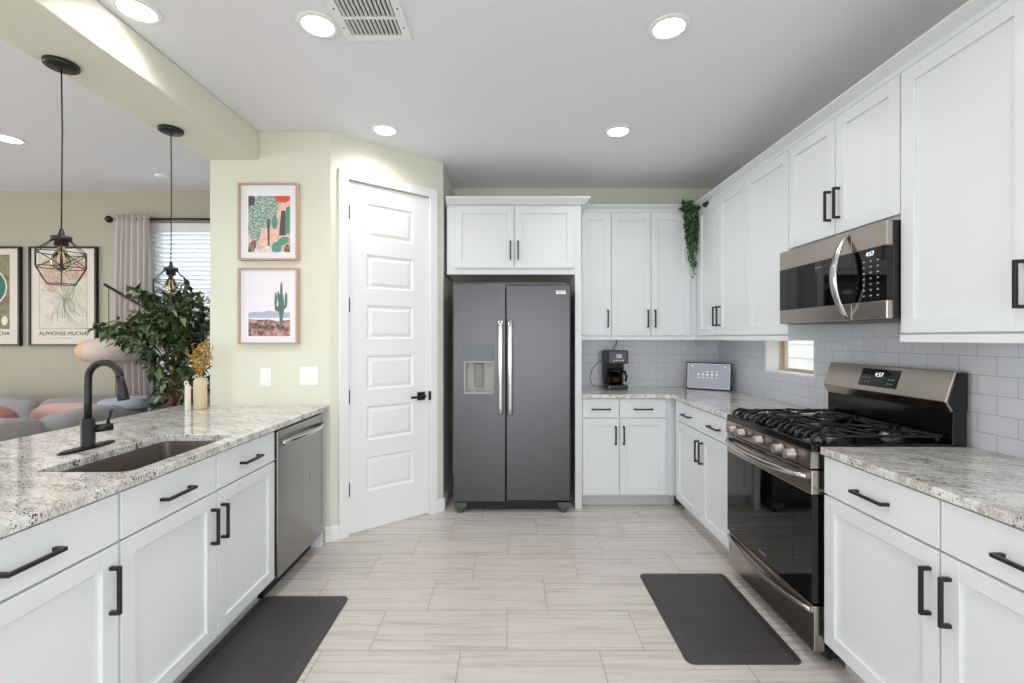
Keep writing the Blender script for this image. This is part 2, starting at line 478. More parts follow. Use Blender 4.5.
# living room back wall with window
LX0, LX1, LZ0, LZ1 = -3.46, -2.20, 0.9, 2.49
m = MB()
m.box(XL, LX0, YL, YL + .15, 0, CEIL); m.box(LX1, XP0 + T, YL, YL + .15, 0, CEIL)
m.box(LX0, LX1, YL, YL + .15, 0, LZ0); m.box(LX0, LX1, YL, YL + .15, LZ1, CEIL)
struct(m.build('wall_living_back', M['beige']))
# unseen left wall with an opening added for the living side fill
m = MB()
m.box(XL - .12, XL, YR, -0.3, 0, CEIL); m.box(XL - .12, XL, 2.7, 4.5, 0, CEIL)
m.box(XL - .12, XL, -0.3, 2.7, 0, 0.4); m.box(XL - .12, XL, -0.3, 2.7, 2.4, CEIL)
struct(m.build('wall_left', M['beige']))
# unseen rear wall with openings added for the rear fill lights
m = MB()
for x0, x1 in ((XL, -5.8), (-3.0, -1.7), (1.7, XR)): m.box(x0, x1, YR - .12, YR, 0, CEIL)
m.box(-5.8, -3.0, YR - .12, YR, 2.4, CEIL); m.box(-1.7, 1.7, YR - .12, YR, 2.4, CEIL); m.box(-5.8, -3.0, YR - .12, YR, 0, 0.15)
struct(m.build('wall_rear', M['beige']))
# pantry walls
struct(MB().box(XP0, AX, YP, YP + T, 0, CEIL, 0.004).build('wall_pantry_front', M['green']))
struct(MB().box(XP0, XP0 + T, YP + T, YL, 0, CEIL).build('wall_pantry_left', M['beige']))
struct(MB().box(BX - T, BX, BY + 0.06, YB, 0, CEIL).build('wall_pantry_right', M['green']))
# angled wall, in its own frame: s along the wall from A to B, y into the pantry
ang = math.atan2(BY - AY, BX - AX); WL = math.hypot(BX - AX, BY - AY)
DS0, DS1, DZ = 0.118, 0.760, 2.49
wroot = MB().box(0, DS0, 0, T, 0, CEIL).box(DS1, WL, 0, T, 0, CEIL).box(DS0, DS1, 0, T, DZ + .003, CEIL).build('wall_pantry_angled', M['green'])
wroot.location = (AX, AY, 0); wroot.rotation_euler = (0, 0, ang); struct(wroot)
def casing():
    m = MB(); w = 0.066
    for s0, s1 in ((DS0 - w, DS0 + .002), (DS1 - .002, DS1 + w)): m.box(s0, s1, -0.02, 0, 0, DZ + w, 0.004)
    m.box(DS0 - w, DS1 + w, -0.021, 0, DZ, DZ + w, 0.004)
    m.box(DS0, DS0 + .006, 0, T, 0, DZ).box(DS1 - .006, DS1, 0, T, 0, DZ)
    o = m.build('trim_1', M['trimwhite']); o.location = (AX, AY, 0); o.rotation_euler = (0, 0, ang); return struct(o)
casing()
# panelled door
droot = thing('door_1', 'white six panel pantry door in the angled green wall', 'door', (AX, AY, 0), ang); droot['kind'] = 'structure'
del droot['category']
def door_slab():
    d0, d1, z0, z1 = DS0 + .009, DS1 - .009, 0.014, DZ - .005
    y0, y1 = 0.004, 0.040
    px0, px1 = d0 + 0.128, d1 - 0.128
    tops = [2.352 - 0.3645 * k for k in range(6)]; hh = 0.245
    m = MB()
    m.box(d0, px0, y0, y1, z0, z1); m.box(px1, d1, y0, y1, z0, z1)
    zs = [z1] + [v for t in tops for v in (t, t - hh)] + [z0]
    for i in range(0, len(zs), 2): m.box(px0, px1, y0, y1, zs[i + 1], zs[i])
    for t in tops:
        b = t - hh; ins = 0.018
        def ring(x0, x1, za, zb, y): return [m.bm.verts.new(p) for p in ((x0, y, za), (x1, y, za), (x1, y, zb), (x0, y, zb))]
        r = [ring(px0, px1, b, t, y0), ring(px0 + .012, px1 - .012, b + .012, t - .012, y0 + .009),
             ring(px0 + .020, px1 - .020, b + .020, t - .020, y0 + .009), ring(px0 + .042, px1 - .042, b + .042, t - .042, y0 + .002)]
        for a, c in zip(r, r[1:]):
            for k in range(4): m.bm.faces.new((a[k], a[(k + 1) % 4], c[(k + 1) % 4], c[k]))
        m.bm.faces.new(r[-1])
    return m.build('door_panel', M['trimwhite'], droot, recalc=True)
door_slab()
for z in (2.265, 1.617, 0.972, 0.324):
    MB().box(DS0 + .001, DS0 + .012, -0.012, 0.004, z - .05, z + .05, 0.003).build('hinge', M['black'], droot)
hl = MB().box(0.655, 0.719, -0.008, 0.004, 0.903, 0.967, 0.003).cyl((0.690, -0.008, .937), (0.690, -0.05, .937), 0.012).box(0.578, 0.702, -0.058, -0.044, 0.926, 0.944, 0.003).build('door_handle', M['black'], droot)
MB().box(DS1 - .01, DS1 + .004, -0.024, -0.004, 0.90, 0.97, 0.002).build('strike_plate', M['black'], droot)

# baseboards
def baseboard(name, x0, y0, x1, y1, h=0.10):
    L = math.hypot(x1 - x0, y1 - y0)
    o = MB().prism([(0, 0), (-0.014, 0), (-0.014, h - .012), (-0.006, h), (0, h)], 0, L, 'x').build(name, M['trimwhite'])
    o.location = (x0, y0, 0); o.rotation_euler = (0, 0, math.atan2(y1 - y0, x1 - x0)); return struct(o)
ca, sa = math.cos(ang), math.sin(ang)
baseboard('baseboard_pantry_left', AX, AY, AX + ca * (DS0 - .066), AY + sa * (DS0 - .066))
baseboard('baseboard_pantry_front', -1.262, AY, AX + .005, AY)
baseboard('baseboard_pantry_right', AX + ca * (DS1 + .066), AY + sa * (DS1 + .066), BX + .004, BY + .004)
baseboard('baseboard_pantry_side', BX, BY, BX, YB)
baseboard('baseboard_living', XL, YL, XP0, YL)
# side wall end fill so that the corner at B is closed
struct(MB().prism([(BX, BY), (BX, BY + .07), (BX - T, BY + .07), (BX - .07, BY - .02)], 0, CEIL, 'z').build('wall_pantry_corner', M['green']))
# soffit beam over the peninsula
struct(MB().box(-2.07, -1.715, YR, YP, 2.595, CEIL, 0.012, 3).build('ceiling_beam', M['green']))
# backsplashes
struct(MB().box(0.572, XR, YB - .008, YB, 0.90, 1.40).build('wall_backsplash_back', M['tile_x']))
m = MB(); bx = (XR - .008, XR)
m.box(*bx, 0.3, WY0, 0.90, 1.50); m.box(*bx, WY1, YB - .008, 0.90, 1.40); m.box(*bx, WY0, WY1, 0.90, WZ0)
struct(m.build('wall_backsplash_right', M['tile_y']))
# slot window
m = MB(); e = .012
m.box(XR - .014, XR + .15, WY0, WY0 + e, WZ0, WZ1); m.box(XR - .014, XR + .15, WY1 - e, WY1, WZ0, WZ1); m.box(XR - .014, XR + .15, WY0 + e, WY1 - e, WZ0, WZ0 + e)
w1 = struct(m.build('window_1', M['trimwhite']))
m = MB(); a, b = WY0 + e, WY1 - e
m.box(XR + .09, XR + .13, a, b, WZ0 + e, WZ0 + e + .022); m.box(XR + .09, XR + .13, b - .022, b, WZ0 + e + .022, WZ1); m.box(XR + .09, XR + .13, a, a + .022, WZ0 + e + .022, WZ1)
m.box(XR + .10, XR + .125, b - .05, b - .036, WZ0 + e + .022, WZ1)
m.build('window_frame', M['frame_tan'], w1)
MB().box(XR + .108, XR + .112, a + .02, b - .02, WZ0 + .03, WZ1).build('window_pane', M['pane'], w1)
# living window
m = MB(); f = .05
m.box(LX0, LX0 + f, YL + .08, YL + .13, LZ0, LZ1); m.box(LX1 - f, LX1, YL + .08, YL + .13, LZ0, LZ1)
m.box(LX0 + f, LX1 - f, YL + .08, YL + .13, LZ0, LZ0 + f); m.box(LX0 + f, LX1 - f, YL + .08, YL + .13, LZ1 - f, LZ1); m.box(LX0 + f, LX1 - f, YL + .085, YL + .125, 1.66, 1.70)
w2 = struct(m.build('window_2', M['trimwhite']))
MB().box(LX0 + f, LX1 - f, YL + .10, YL + .104, LZ0 + f, LZ1 - f).build('window_pane', M['pane'], w2)
# outdoors
struct(MB().box(-12, 12, -12, 14, -0.3, -0.12).build('ground_outside', M['lawn']))
m = MB(); m.box(4.2, 4.4, -2, 9, -0.12, 3.2)
for k in range(14): m.box(4.188, 4.2, -2, 9, 0.1 + k * .2, 0.108 + k * .2)
struct(m.build('wall_outside_right', M['stucco']))
struct(MB().box(-9, 4.1, 8.0, 8.2, -0.12, 2.2).build('wall_outside_back', M['stucco']))

# ---------------------------------------------------------------- cabinets
def pull(parent, c, length, vertical, name='handle'):
    """square black bar pull; c = centre on the door face (x, y, z); sticks out to -y"""
    x, y, z = c; s = 0.0055; h = length / 2; so = 0.034
    m = MB()
    if vertical:
        m.box(x - s, x + s, y - so, y - so + 2 * s, z - h, z + h, 0.0012, 1)
        for q in (z - h + s, z + h - s): m.box(x - s, x + s, y - so + 2 * s, y, q - s, q + s)
    else:
        m.box(x - h, x + h, y - so, y - so + 2 * s, z - s, z + s, 0.0012, 1)
        for q in (x - h + s, x + h - s): m.box(q - s, q + s, y - so + 2 * s, y, z - s, z + s)
    return m.build(name, M['black'], parent)

def shaker(parent, x0, x1, z0, z1, name='door', st=0.057):
    m = MB(); y0, y1 = -0.02, -0.001
    b = .001
    m.box(x0, x0 + st, y0, y1, z0, z1, b, 1); m.box(x1 - st, x1, y0, y1, z0, z1, b, 1)
    m.box(x0 + st, x1 - st, y0, y1, z0, z0 + st, b, 1); m.box(x0 + st, x1 - st, y0, y1, z1 - st, z1, b, 1)
    m.box(x0 + st - .004, x1 - st + .004, y0 + .012, y1 - .001, z0 + st - .004, z1 - st + .004)
    return m.build(name, M['white'], parent)

PULL = 0.150
def base_cabinet(label, loc, rz, x0, x1, units, depth=0.60, pad=(0, 0), group='white base cabinets'):
    """units: (left, right, door handle side) inside x0..x1"""
    r = thing('base_cabinet', label, 'cabinet', loc, rz, group)
    m = MB().box(x0, x1, 0, depth, 0.10, 0.897); m.build('carcass', M['white'], r)
    MB().box(x0 + .001, x1 - .001, 0.07, depth, 0.0, 0.10).build('toe_kick', M['toe'], r)
    for a, b, side in units:
        g = 0.003
        d = MB().box(a + g, b - g, -0.02, -0.001, 0.739, 0.891, 0.0015, 1).build('drawer', M['white'], r)
        pull(d, ((a + b) / 2, -0.02, 0.808), PULL, False)
        dr = shaker(r, a + g, b - g, 0.114, 0.731)
        hx = b - g - .030 if side == 'r' else a + g + .030
        pull(dr, (hx, -0.02, 0.597), PULL, True)
    return r

def upper_cabinet(label, loc, rz, x0, x1, doors, depth=0.345, z0=1.370, z1=2.47, rail=True, group='white wall cabinets'):
    r = thing('wall_cabinet', label, 'cabinet', loc, rz, group)
    MB().box(x0, x1, 0, depth, z0, z1).build('carcass', M['white'], r)
    db = z0 + (0.036 if rail else 0.018)
    if rail: MB().box(x0, x1, -0.024, 0, z0 - .002, z0 + .028, 0.002, 1).build('light_rail', M['white'], r)
    for a, b, side in doors:
        g = .003
        d = shaker(r, a + g, b - g, db, 2.455)
        if side:
            hx = b - g - .028 if side == 'r' else a + g + .028
            pull(d, (hx, -0.02, db + .07 + PULL / 2), PULL, True)
    return r

# right run: face plane x = 1.328, front faces -x ; local x = Yfar - Y
FR = 1.328; RZ = -PI / 2
def ry(y, y0): return y0 - y
y0 = 3.72
base_cabinet('white two-door base cabinet left of the gas range, reaching into the room corner', (FR, y0, 0), RZ, 0.03, y0 - 2.702,
             [(y0 - 3.625, y0 - 3.155, 'r'), (y0 - 3.155, y0 - 2.705, 'l')], 0.61)
base_cabinet('white base cabinet right of the gas range under the near right counter', (FR, 1.916, 0), RZ, 0, 1.021,
             [(0.0, 0.519, 'r'), (0.519, 1.019, 'l')], 0.61)
base_cabinet('white base cabinet at the right picture edge nearest the camera', (FR, 0.893, 0), RZ, 0, 0.6, [(0.0, 0.60, 'r')], 0.61)
# back run: face plane y = 3.74
FB = 3.74
base_cabinet('white base cabinet under the coffee maker, facing the camera beside the fridge', (0, FB, 0), 0, 0.573, 1.358,
             [(0.580, 0.880, 'r'), (0.880, 1.262, 'l')], 0.555)
# left run (peninsula): face plane x = -1.27, front faces +x ; local x = Y
FL = -1.27
base_cabinet('white base cabinet at the left picture edge, near the camera', (FL, 0.5, 0), PI / 2, 0, 0.963, [(0.0, 0.405, 'l'), (0.405, 0.962, 'r')], 0.60)
sc = base_cabinet('white sink base cabinet with two doors in the peninsula, below the sink', (FL, 1.466, 0), PI / 2, 0, 0.958, [(0.0, 0.479, 'r'), (0.479, 0.958, 'l')], 0.60)
for ch in list(sc.children):      # open-topped so the basin hangs in it
    if ch.name.startswith('carcass'): bpy.data.objects.remove(ch)
m = MB(); m.box(0, .958, 0, .01, .10, .897).box(0, .958, .58, .60, .10, .897).box(0, .018, .01, .58, .10, .897).box(.940, .958, .01, .58, .10, .897).box(.018, .940, .01, .58, .10, .12)
m.build('carcass', M['white'], sc)
ep = MB().box(-1.87, -1.252, 3.030, 3.052, 0, 0.897, 0.001, 1).build('end_panel', M['white'])
tag(ep, 'narrow white end panel between dishwasher and green wall', 'panel')
bp = MB().box(-1.91, -1.89, 0.5, 3.10, 0, 0.897).build('peninsula_back_panel', M['white'])
tag(bp, 'white back panel of the peninsula facing the living room', 'panel')

# uppers on the back wall: face plane y = 3.95
UB = 3.95
upper_cabinet('narrow one-door wall cabinet right beside the fridge cabinet', (0, UB, 0), 0, 0.573, 0.860, [(0.606, 0.860, 'r')])
upper_cabinet('two-door wall cabinet on the back wall with the vine hanging over its right edge', (0, UB, 0), 0, 0.861, 1.597, [(0.861, 1.202, 'r'), (1.202, 1.543, 'l')])
UR = 1.598; Y0 = 3.948
upper_cabinet('two-door wall cabinet on the right wall, in the back corner', (UR, Y0, 0), RZ, 0.0, Y0 - 3.078, [(Y0 - 3.86, Y0 - 3.485, 'r'), (Y0 - 3.485, Y0 - 3.078, 'l')])
upper_cabinet('one-door wall cabinet above the small window, left of the microwave', (UR, 3.077, 0), RZ, 0, 3.077 - 2.605, [(0, 3.077 - 2.605, None)])
upper_cabinet('short two-door wall cabinet directly above the microwave', (UR, 2.604, 0), RZ, 0, 0.746, [(0, 0.373, 'r'), (0.373, 0.746, 'l')], z0=1.872, rail=False)
upper_cabinet('large two-door wall cabinet to the right of the microwave', (UR, 1.857, 0), RZ, 0, 0.96, [(0, 0.48, 'r'), (0.48, 0.96, 'l')])
upper_cabinet('wall cabinet at the top right picture edge, nearest the camera', (UR, 0.896, 0), RZ, 0, 0.6, [(0, 0.6, 'r')])

# crown moulding of the L run
PROF = [(0.0, 2.4705), (0.003, 2.4705), (0.004, 2.492), (0.018, 2.500), (0.054, 2.515), (0.054, 2.524), (0.0, 2.524)]
m = MB(); loops = []
for fn in (lambda p, z: (0.573, UB - p, z), lambda p, z: (UR - p, UB - p, z), lambda p, z: (UR - p, 0.30, z)):
    loops.append([m.bm.verts.new(fn(p, z)) for p, z in PROF])
for a, b in zip(loops, loops[1:]):
    for k in range(len(PROF)): m.bm.faces.new((a[k], a[(k + 1) % len(PROF)], b[(k + 1) % len(PROF)], b[k]))
m.bm.faces.new(loops[0]); m.bm.faces.new(loops[-1][::-1])
tag(m.build('crown_moulding', M['white']), 'white crown moulding running along the tops of the L of wall cabinets', 'moulding')

# fridge surround
fc = thing('fridge_cabinet', 'white two-door cabinet with crown above the refrigerator and a tall side panel', 'cabinet', (0, FB, 0))
MB().box(-0.524, 0.572, 0, 0.555, 1.905, 2.47).build('carcass', M['white'], fc)
MB().box(0.520, 0.572, -0.03, 0.555, 0, 1.904).build('side_panel', M['white'], fc)
for a, b, s in ((-0.458, 0.027, 'r'), (0.027, 0.515, 'l')):
    d = shaker(fc, a + .003, b - .003, 1.955, 2.455)
    pull(d, ((b - .031) if s == 'r' else (a + .031), -0.02, 2.095), PULL, True)
m = MB(); loops = []
P2 = [(0.0, 2.4705), (0.022, 2.4705), (0.028, 2.480), (0.066, 2.512), (0.066, 2.524), (0.0, 2.524)]
for fn in (lambda p, z: (-0.524, -p, z), lambda p, z: (0.573 + p, -p, z), lambda p, z: (0.573 + p, 0.20, z)):
    loops.append([m.bm.verts.new(fn(p, z)) for p, z in P2])
for a, b in zip(loops, loops[1:]):
    for k in range(len(P2)): m.bm.faces.new((a[k], a[(k + 1) % len(P2)], b[(k + 1) % len(P2)], b[k]))
m.bm.faces.new(loops[0]); m.bm.faces.new(loops[-1][::-1])
m.box(-0.524, 0.573, 0.0, 0.55, 2.4705, 2.50)
m.build('crown', M['white'], fc)

# ---------------------------------------------------------------- countertops
def bevel_top(m): return m
CT0, CT1 = 0.898, 0.929
m = MB(); m.box(1.296, XR - .009, 0.30, 1.922, CT0, CT1, 0.004)
tag(m.build('countertop', M['granite']), 'speckled granite countertop right of the gas range', 'countertop')
# L counter
def slab(poly, name, hole=None):
    m = MB()
    if hole is None:
        m.prism(poly, CT0, CT1, 'z')
    o = m.build(name, M['granite']); return o
c = 0.02
o = slab([(0.573, 3.690), (1.296 - .045, 3.690), (1.296 - .013, 3.690 - .008), (1.296 - .002, 3.690 - .03), (1.296, 3.690 - .06), (1.296, 2.700), (XR - .009, 2.700), (XR - .009, YB - .009), (0.573, YB - .009)], 'countertop')
tag(o, 'speckled granite L-shaped countertop under the coffee maker, left of the range', 'countertop')
bv = o.modifiers.new('bevel', 'BEVEL'); bv.width = 0.004; bv.segments = 2; bv.limit_method = 'ANGLE'
# peninsula counter with sink cut-out
SX0, SX1, SY0, SY1 = -1.632, -1.303, 1.560, 2.160
PX0, PX1, PY0, PY1 = -2.25, -1.238, 0.45, YP - .002
m = MB(); bm = m.bm
def rrect(x0, x1, y0, y1, r, n=5):
    out = []
    for cx, cy, a0 in ((x1 - r, y1 - r, 0), (x0 + r, y1 - r, PI / 2), (x0 + r, y0 + r, PI), (x1 - r, y0 + r, 1.5 * PI)):
        for k in range(n): 
            a = a0 + PI / 2 * k / (n - 1); out.append((cx + r * math.cos(a), cy + r * math.sin(a)))
    return out
def holed(outer, inner, z0, z1):
    # outer: 4 corners CCW starting at (+,+); inner from rrect (4 groups)
    n = len(inner) // 4
    rings = {}
    for z in (z0, z1):
        O = [bm.verts.new((x, y, z)) for x, y in outer]; I = [bm.verts.new((x, y, z)) for x, y in inner]; rings[z] = (O, I)
        for g in range(4):
            idx = [g * n + k for k in range(n)]
            bm.faces.new([O[g]] + [I[i] for i in idx][::-1])
            j = (g + 1) % 4
            bm.faces.new([O[g], I[idx[-1]], I[(idx[-1] + 1) % len(I)], O[j]])
    for w in (0, 1):
        A, B = rings[z0][w], rings[z1][w]; k = len(A)
        for i in range(k): bm.faces.new((A[i], A[(i + 1) % k], B[(i + 1) % k], B[i]))
inner = rrect(SX0, SX1, SY0, SY1, 0.03)
holed([(PX1, PY1), (PX0, PY1), (PX0, PY0), (PX1, PY0)], inner, CT0, CT1)
pc = m.build('countertop', M['granite'])
tag(pc, 'speckled granite peninsula countertop with the sink cut into it', 'countertop')
bv = pc.modifiers.new('bevel', 'BEVEL'); bv.width = 0.004; bv.segments = 2; bv.limit_method = 'ANGLE'; bv.angle_limit = 0.9

# sink basin (open shell with thickness)
m = MB(); bm = m.bm
sk = thing('kitchen_sink', 'brushed steel undermount sink basin sunk in the peninsula counter', 'sink', (0, 0, 0))
def ringv(poly, z): return [bm.verts.new((x, y, z)) for x, y in poly]
R0 = ringv(rrect(SX0 - .02, SX1 + .02, SY0 - .02, SY1 + .02, 0.04), CT0 - .0005)
R1 = ringv(rrect(SX0 + .003, SX1 - .003, SY0 + .003, SY1 - .003, 0.03), CT0 - .0005)
R2 = ringv(rrect(SX0 + .006, SX1 - .006, SY0 + .006, SY1 - .006, 0.03), 0.70)
R3 = ringv(rrect(SX0 + .035, SX1 - .035, SY0 + .035, SY1 - .035, 0.03), 0.675)
R4 = ringv(rrect(SX0 + .035, SX1 - .035, SY0 + .035, SY1 - .035, 0.03), 0.665)
R5 = ringv(rrect(SX0 - .004, SX1 + .004, SY0 - .004, SY1 + .004, 0.03), 0.69)
R6 = ringv(rrect(SX0 - .004, SX1 + .004, SY0 - .004, SY1 + .004, 0.03), CT0 - .004)
R7 = ringv(rrect(SX0 - .02, SX1 + .02, SY0 - .02, SY1 + .02, 0.04), CT0 - .004)
for a, b in ((R0, R1), (R1, R2), (R2, R3), (R4, R5), (R5, R6), (R6, R7), (R7, R0)):
    for k in range(len(a)): bm.faces.new((a[k], a[(k + 1) % len(a)], b[(k + 1) % len(a)], b[k]))
bm.faces.new(R3); bm.faces.new(R4)
m.build('basin', M['sinksteel'], sk)
MB().lathe([(0.001, 0.676), (0.042, 0.676), (0.045, 0.679), (0.03, 0.680), (0.025, 0.677), (0.001, 0.677)], ((SX0 + SX1) / 2, 1.84, 0)).build('drain', M['chrome'], sk)

# ---------------------------------------------------------------- faucet
FX, FY = -1.750, 1.895
fa = thing('kitchen_faucet', 'matte black gooseneck pull-down faucet standing beside the sink', 'faucet', (FX, FY, CT1))
m = MB(); n = 36; pts = []
for k in range(n):
    a = 2 * PI * k / n; pts.append((0.030 * math.copysign(abs(math.cos(a)) ** 0.9, math.cos(a)), 0.125 * math.copysign(abs(math.sin(a)) ** 0.85, math.sin(a))))
m.prism(pts, 0.0003, 0.006, 'z'); m.prism([(x * .86, y * .95) for x, y in pts], 0.006, 0.009, 'z')
m.build('base_plate', M['faucet'], fa)
MB().lathe([(0.026, 0.008), (0.026, 0.012), (0.024, 0.014), (0.024, 0.118), (0.019, 0.124), (0.016, 0.126)]).build('body', M['faucet'], fa)
pts = [(0, 0, 0.12), (0, 0, 0.19), (0, 0, 0.26)]
R = 0.067
for k in range(1, 17):
    a = PI - (PI * 0.98) * k / 16
    pts.append((R + R * math.cos(a), 0.0, 0.287 + R * math.sin(a)))
MB().tube(pts, 0.0135, 20).build('gooseneck', M['faucet'], fa)
e = Vector(pts[-1]); d = (Vector(pts[-1]) - Vector(pts[-2])).normalized()
MB().tube([e - d * .004, e + d * .025, e + d * .05, e + d * .088, e + d * .094], [0.0145, 0.0155, 0.019, 0.021, 0.018], 20).build('spray_head', M['faucet'], fa)
MB().cyl((0.012, 0.016, 0.078), (0.048, 0.062, 0.078), 0.0165).tube([(0.038, 0.050, .090), (0.041, 0.052, .12), (0.048, 0.058, .152)], [0.006, 0.0055, 0.0065], 10).build('lever', M['faucet'], fa)

# ---------------------------------------------------------------- dishwasher (front faces +x, local x = Y)
dw = thing('dishwasher', 'stainless dishwasher at the end of the peninsula by the green wall', 'dishwasher', (FL, 2.428, 0), PI / 2)
MB().box(0.004, 0.594, 0.0, 0.55, 0.09, 0.893).build('body', M['blackplastic'], dw)
MB().box(0.006, 0.592, -0.032, -0.001, 0.105, 0.889, 0.006, 3).build('door', M['steel_dark'], dw)
MB().box(0.006, 0.592, 0.05, 0.08, 0.0, 0.09).build('toe_kick', M['blackplastic'], dw)
m = MB(); pts = []
for k in range(13):
    t = k / 12; pts.append((0.03 + 0.54 * t, -0.038 - 0.040 * math.sin(PI * t) ** 0.6, 0.822))
m.tube(pts, 0.0125, 12)
m.build('handle', M['chrome'], dw)
MB().box(0.40, 0.425, -0.0335, -0.0315, 0.50, 0.56, .0005, 1).build('badge', M['steel'], dw)

# ---------------------------------------------------------------- refrigerator
fr = thing('refrigerator', 'tall side-by-side stainless refrigerator with ice dispenser', 'refrigerator', (0, 3.62, 0))
MB().box(-0.448, 0.468, 0.075, 0.64, 0.05, 1.79, 0.004).build('body', M['blackplastic'], fr)
def fridge_door(x0, x1, hole=None):
    m = MB(); z0, z1 = 0.094, 1.808
    if hole is None:
        m.box(x0, x1, 0, 0.072, z0, z1, 0.010, 3)
    else:
        a, b, c0, c1 = hole
        m.box(x0, a, 0, 0.072, z0, z1); m.box(b, x1, 0, 0.072, z0, z1); m.box(a, b, 0, 0.072, z0, c0); m.box(a, b, 0, 0.072, c1, z1)
    o = m.build('door', M['steel_fridge'], fr)
    return o
dl = fridge_door(-0.453, -0.0475, (-0.372, -0.137, 0.944, 1.330))
drt = fridge_door(-0.0405, 0.473)
ds = MB(); a, b = -0.372, -0.137
ds.box(a, b, -0.004, 0.02, 1.205, 1.330, 0.002, mi=1)
ds.box(a, a + .014, -0.003, 0.06, 0.944, 1.205, mi=0).box(b - .014, b, -0.003, 0.06, 0.944, 1.205, mi=0)
ds.box(a, b, -0.010, 0.06, 0.944, 0.962, mi=0).box(a + .014, b - .014, 0.050, 0.06, 0.962, 1.205, mi=2)
ds.box(a + .014, b - .014, -0.004, 0.05, 1.190, 1.205, mi=0)
dsp = ds.build('dispenser', [bm_('dispenser_trim', (150, 150, 150), 0.3), bm_('dispenser_panel_grey', (62, 68, 68), 0.12), bm_('dispenser_recess', (170, 166, 160), 0.35)], dl)
MB().box(-0.290, -0.222, 0.020, 0.048, 1.00, 1.185, 0.004).build('paddle', bm_('dispenser_paddle', (120, 118, 116), 0.3), dl)
m = MB().box(-0.335, -0.18, 0.0045, 0.0055, 1.0, 1.0005)
m.bm.free()
for (x, par) in ((-0.082, dl), (-0.006, drt)):
    m = MB()
    prev = None
    for k in range(17):
        z_ = 0.785 + 0.740 * k / 16; y_ = -0.046 - .014 * math.sin(PI * k / 16)
        ring = [m.bm.verts.new((x + a_, y_ + b_, z_)) for a_, b_ in ((-.019, .008), (-.019, -.003), (-.013, -.009), (.013, -.009), (.019, -.003), (.019, .008))]
        if prev:
            for i in range(6): m.bm.faces.new((prev[i], prev[(i + 1) % 6], ring[(i + 1) % 6], ring[i])).smooth = True
        else: m.bm.faces.new(ring)
        prev = ring
    m.bm.faces.new(prev)
    for z in (0.805, 1.505): m.box(x - .013, x + .013, -0.055, -0.0005, z - .022, z + .022, 0.006)
    m.build('handle', M['chrome'], par)
bdg = MB().box(0.355, 0.433, -0.0025, -0.0002, 1.732, 1.760, 0.0008, 1).build('badge', M['plate'], drt)
lettering('FRIGIDAIRE', 0.0125, M['blackplastic'], bdg, (0.394, -0.003, 1.750), (1, 0, 0), (0, 0, 1))
lettering('GALLERY', 0.0085, M['blackplastic'], bdg, (0.394, -0.003, 1.739), (1, 0, 0), (0, 0, 1))
m = MB().box(-0.40, 0.42, 0.05, 0.075, 0.03, 0.088, mi=0)
for k in range(4): m.box(-0.38, 0.40, 0.045, 0.05, 0.037 + k * .012, 0.042 + k * .012)
m.build('kick_grille', M['blackplastic'], fr)
for x in (-0.40, 0.42): MB().box(x - .05, x + .05, 0.0, 0.07, 0.035, 0.085, 0.008).cyl((x, 0.03, 0), (x, 0.03, 0.036), 0.02).build('foot', bm_('foot_grey', (80, 82, 84), 0.4), fr)

# ---------------------------------------------------------------- gas range (front faces -x ; local x from far to near, local y depth)
RGX, RGY0, RW = 1.328, 2.692, 0.763
rg = thing('gas_range', 'freestanding stainless gas range with black grates between the right counters', 'range', (RGX, RGY0, 0), RZ)
MB().box(0.0, RW, 0.0, 0.600, 0.035, 0.905).build('body', M['blackplastic'], rg)
for x in (0.06, RW - .06):
    for y in (0.05, 0.57): MB().cyl((x, y, 0), (x, y, 0.036), 0.016, 12).build('foot', M['blackplastic'], rg)
# cooktop
m = MB().box(-0.0, RW, -0.060, 0.533, 0.905, 0.938, 0.005)
m.build('cooktop', M['gloss_black'], rg)
# control panel (slightly sloping face)
m = MB().prism([(-0.062, 0.905), (-0.066, 0.834), (0.0, 0.834), (0.0, 0.905)], 0.003, RW - .003, 'x')
m.build('control_panel', M['steel_warm'], rg)
for x in (RW - .115, RW - .205, RW - .38, RW - .555, RW - .645):
    k = MB(); k.lathe([(0.001, -0.108), (0.019, -0.108), (0.022, -0.104), (0.0235, -0.076), (0.026, -0.074), (0.026, -0.0655), (0.001, -0.0655)], (x, 0, 0.870), 24, 'y')
    k.box(x - .004, x + .004, -0.114, -0.106, 0.850, 0.890, 0.001, 1)
    k.build('knob', M['knob'], rg)
# oven door
od = MB()
od.box(0.003, RW - .003, -0.060, -0.002, 0.722, 0.826, 0.004, mi=0)
od.box(0.003, RW - .003, -0.058, -0.002, 0.262, 0.7225, 0.002, 1, mi=1)
odo = od.build('oven_door', [M['steel_warm'], M['blackglass']], rg)
m = MB().box(0.13, RW - .13, -0.0588, -0.0579, 0.33, 0.66); m.build('window', bm_('oven_window', (5, 5, 6), 0.03, spec=0.5), odo)
for k in range(5):
    pass
m = MB()
for k in range(5): m.box(0.07 + k * .13, 0.16 + k * .13, -0.0615, -0.0595, 0.810, 0.817)
m.build('vent_slot', M['blackplastic'], odo)
def bow_handle(z, parent, x0=0.025, x1=RW - .025, r=0.015, bow=0.045):
    m = MB(); pts = []
    for k in range(21):
        t = k / 20; s = math.sin(PI * t)
        pts.append((x0 + (x1 - x0) * t, -0.066 - bow * s ** 0.45, z - 0.012 * (s - .5)))
    rr = [r * (0.75 + 0.25 * min(1, 4 * min(k, 20 - k) / 20)) for k in range(21)]
    m.tube(pts, rr, 14)
    m.build('handle', M['chrome'], parent)
bow_handle(0.790, odo)
dd = MB().box(0.003, RW - .003, -0.050, -0.002, 0.058, 0.252, 0.004).build('storage_drawer', M['steel_warm'], rg)
m = MB(); pts = []
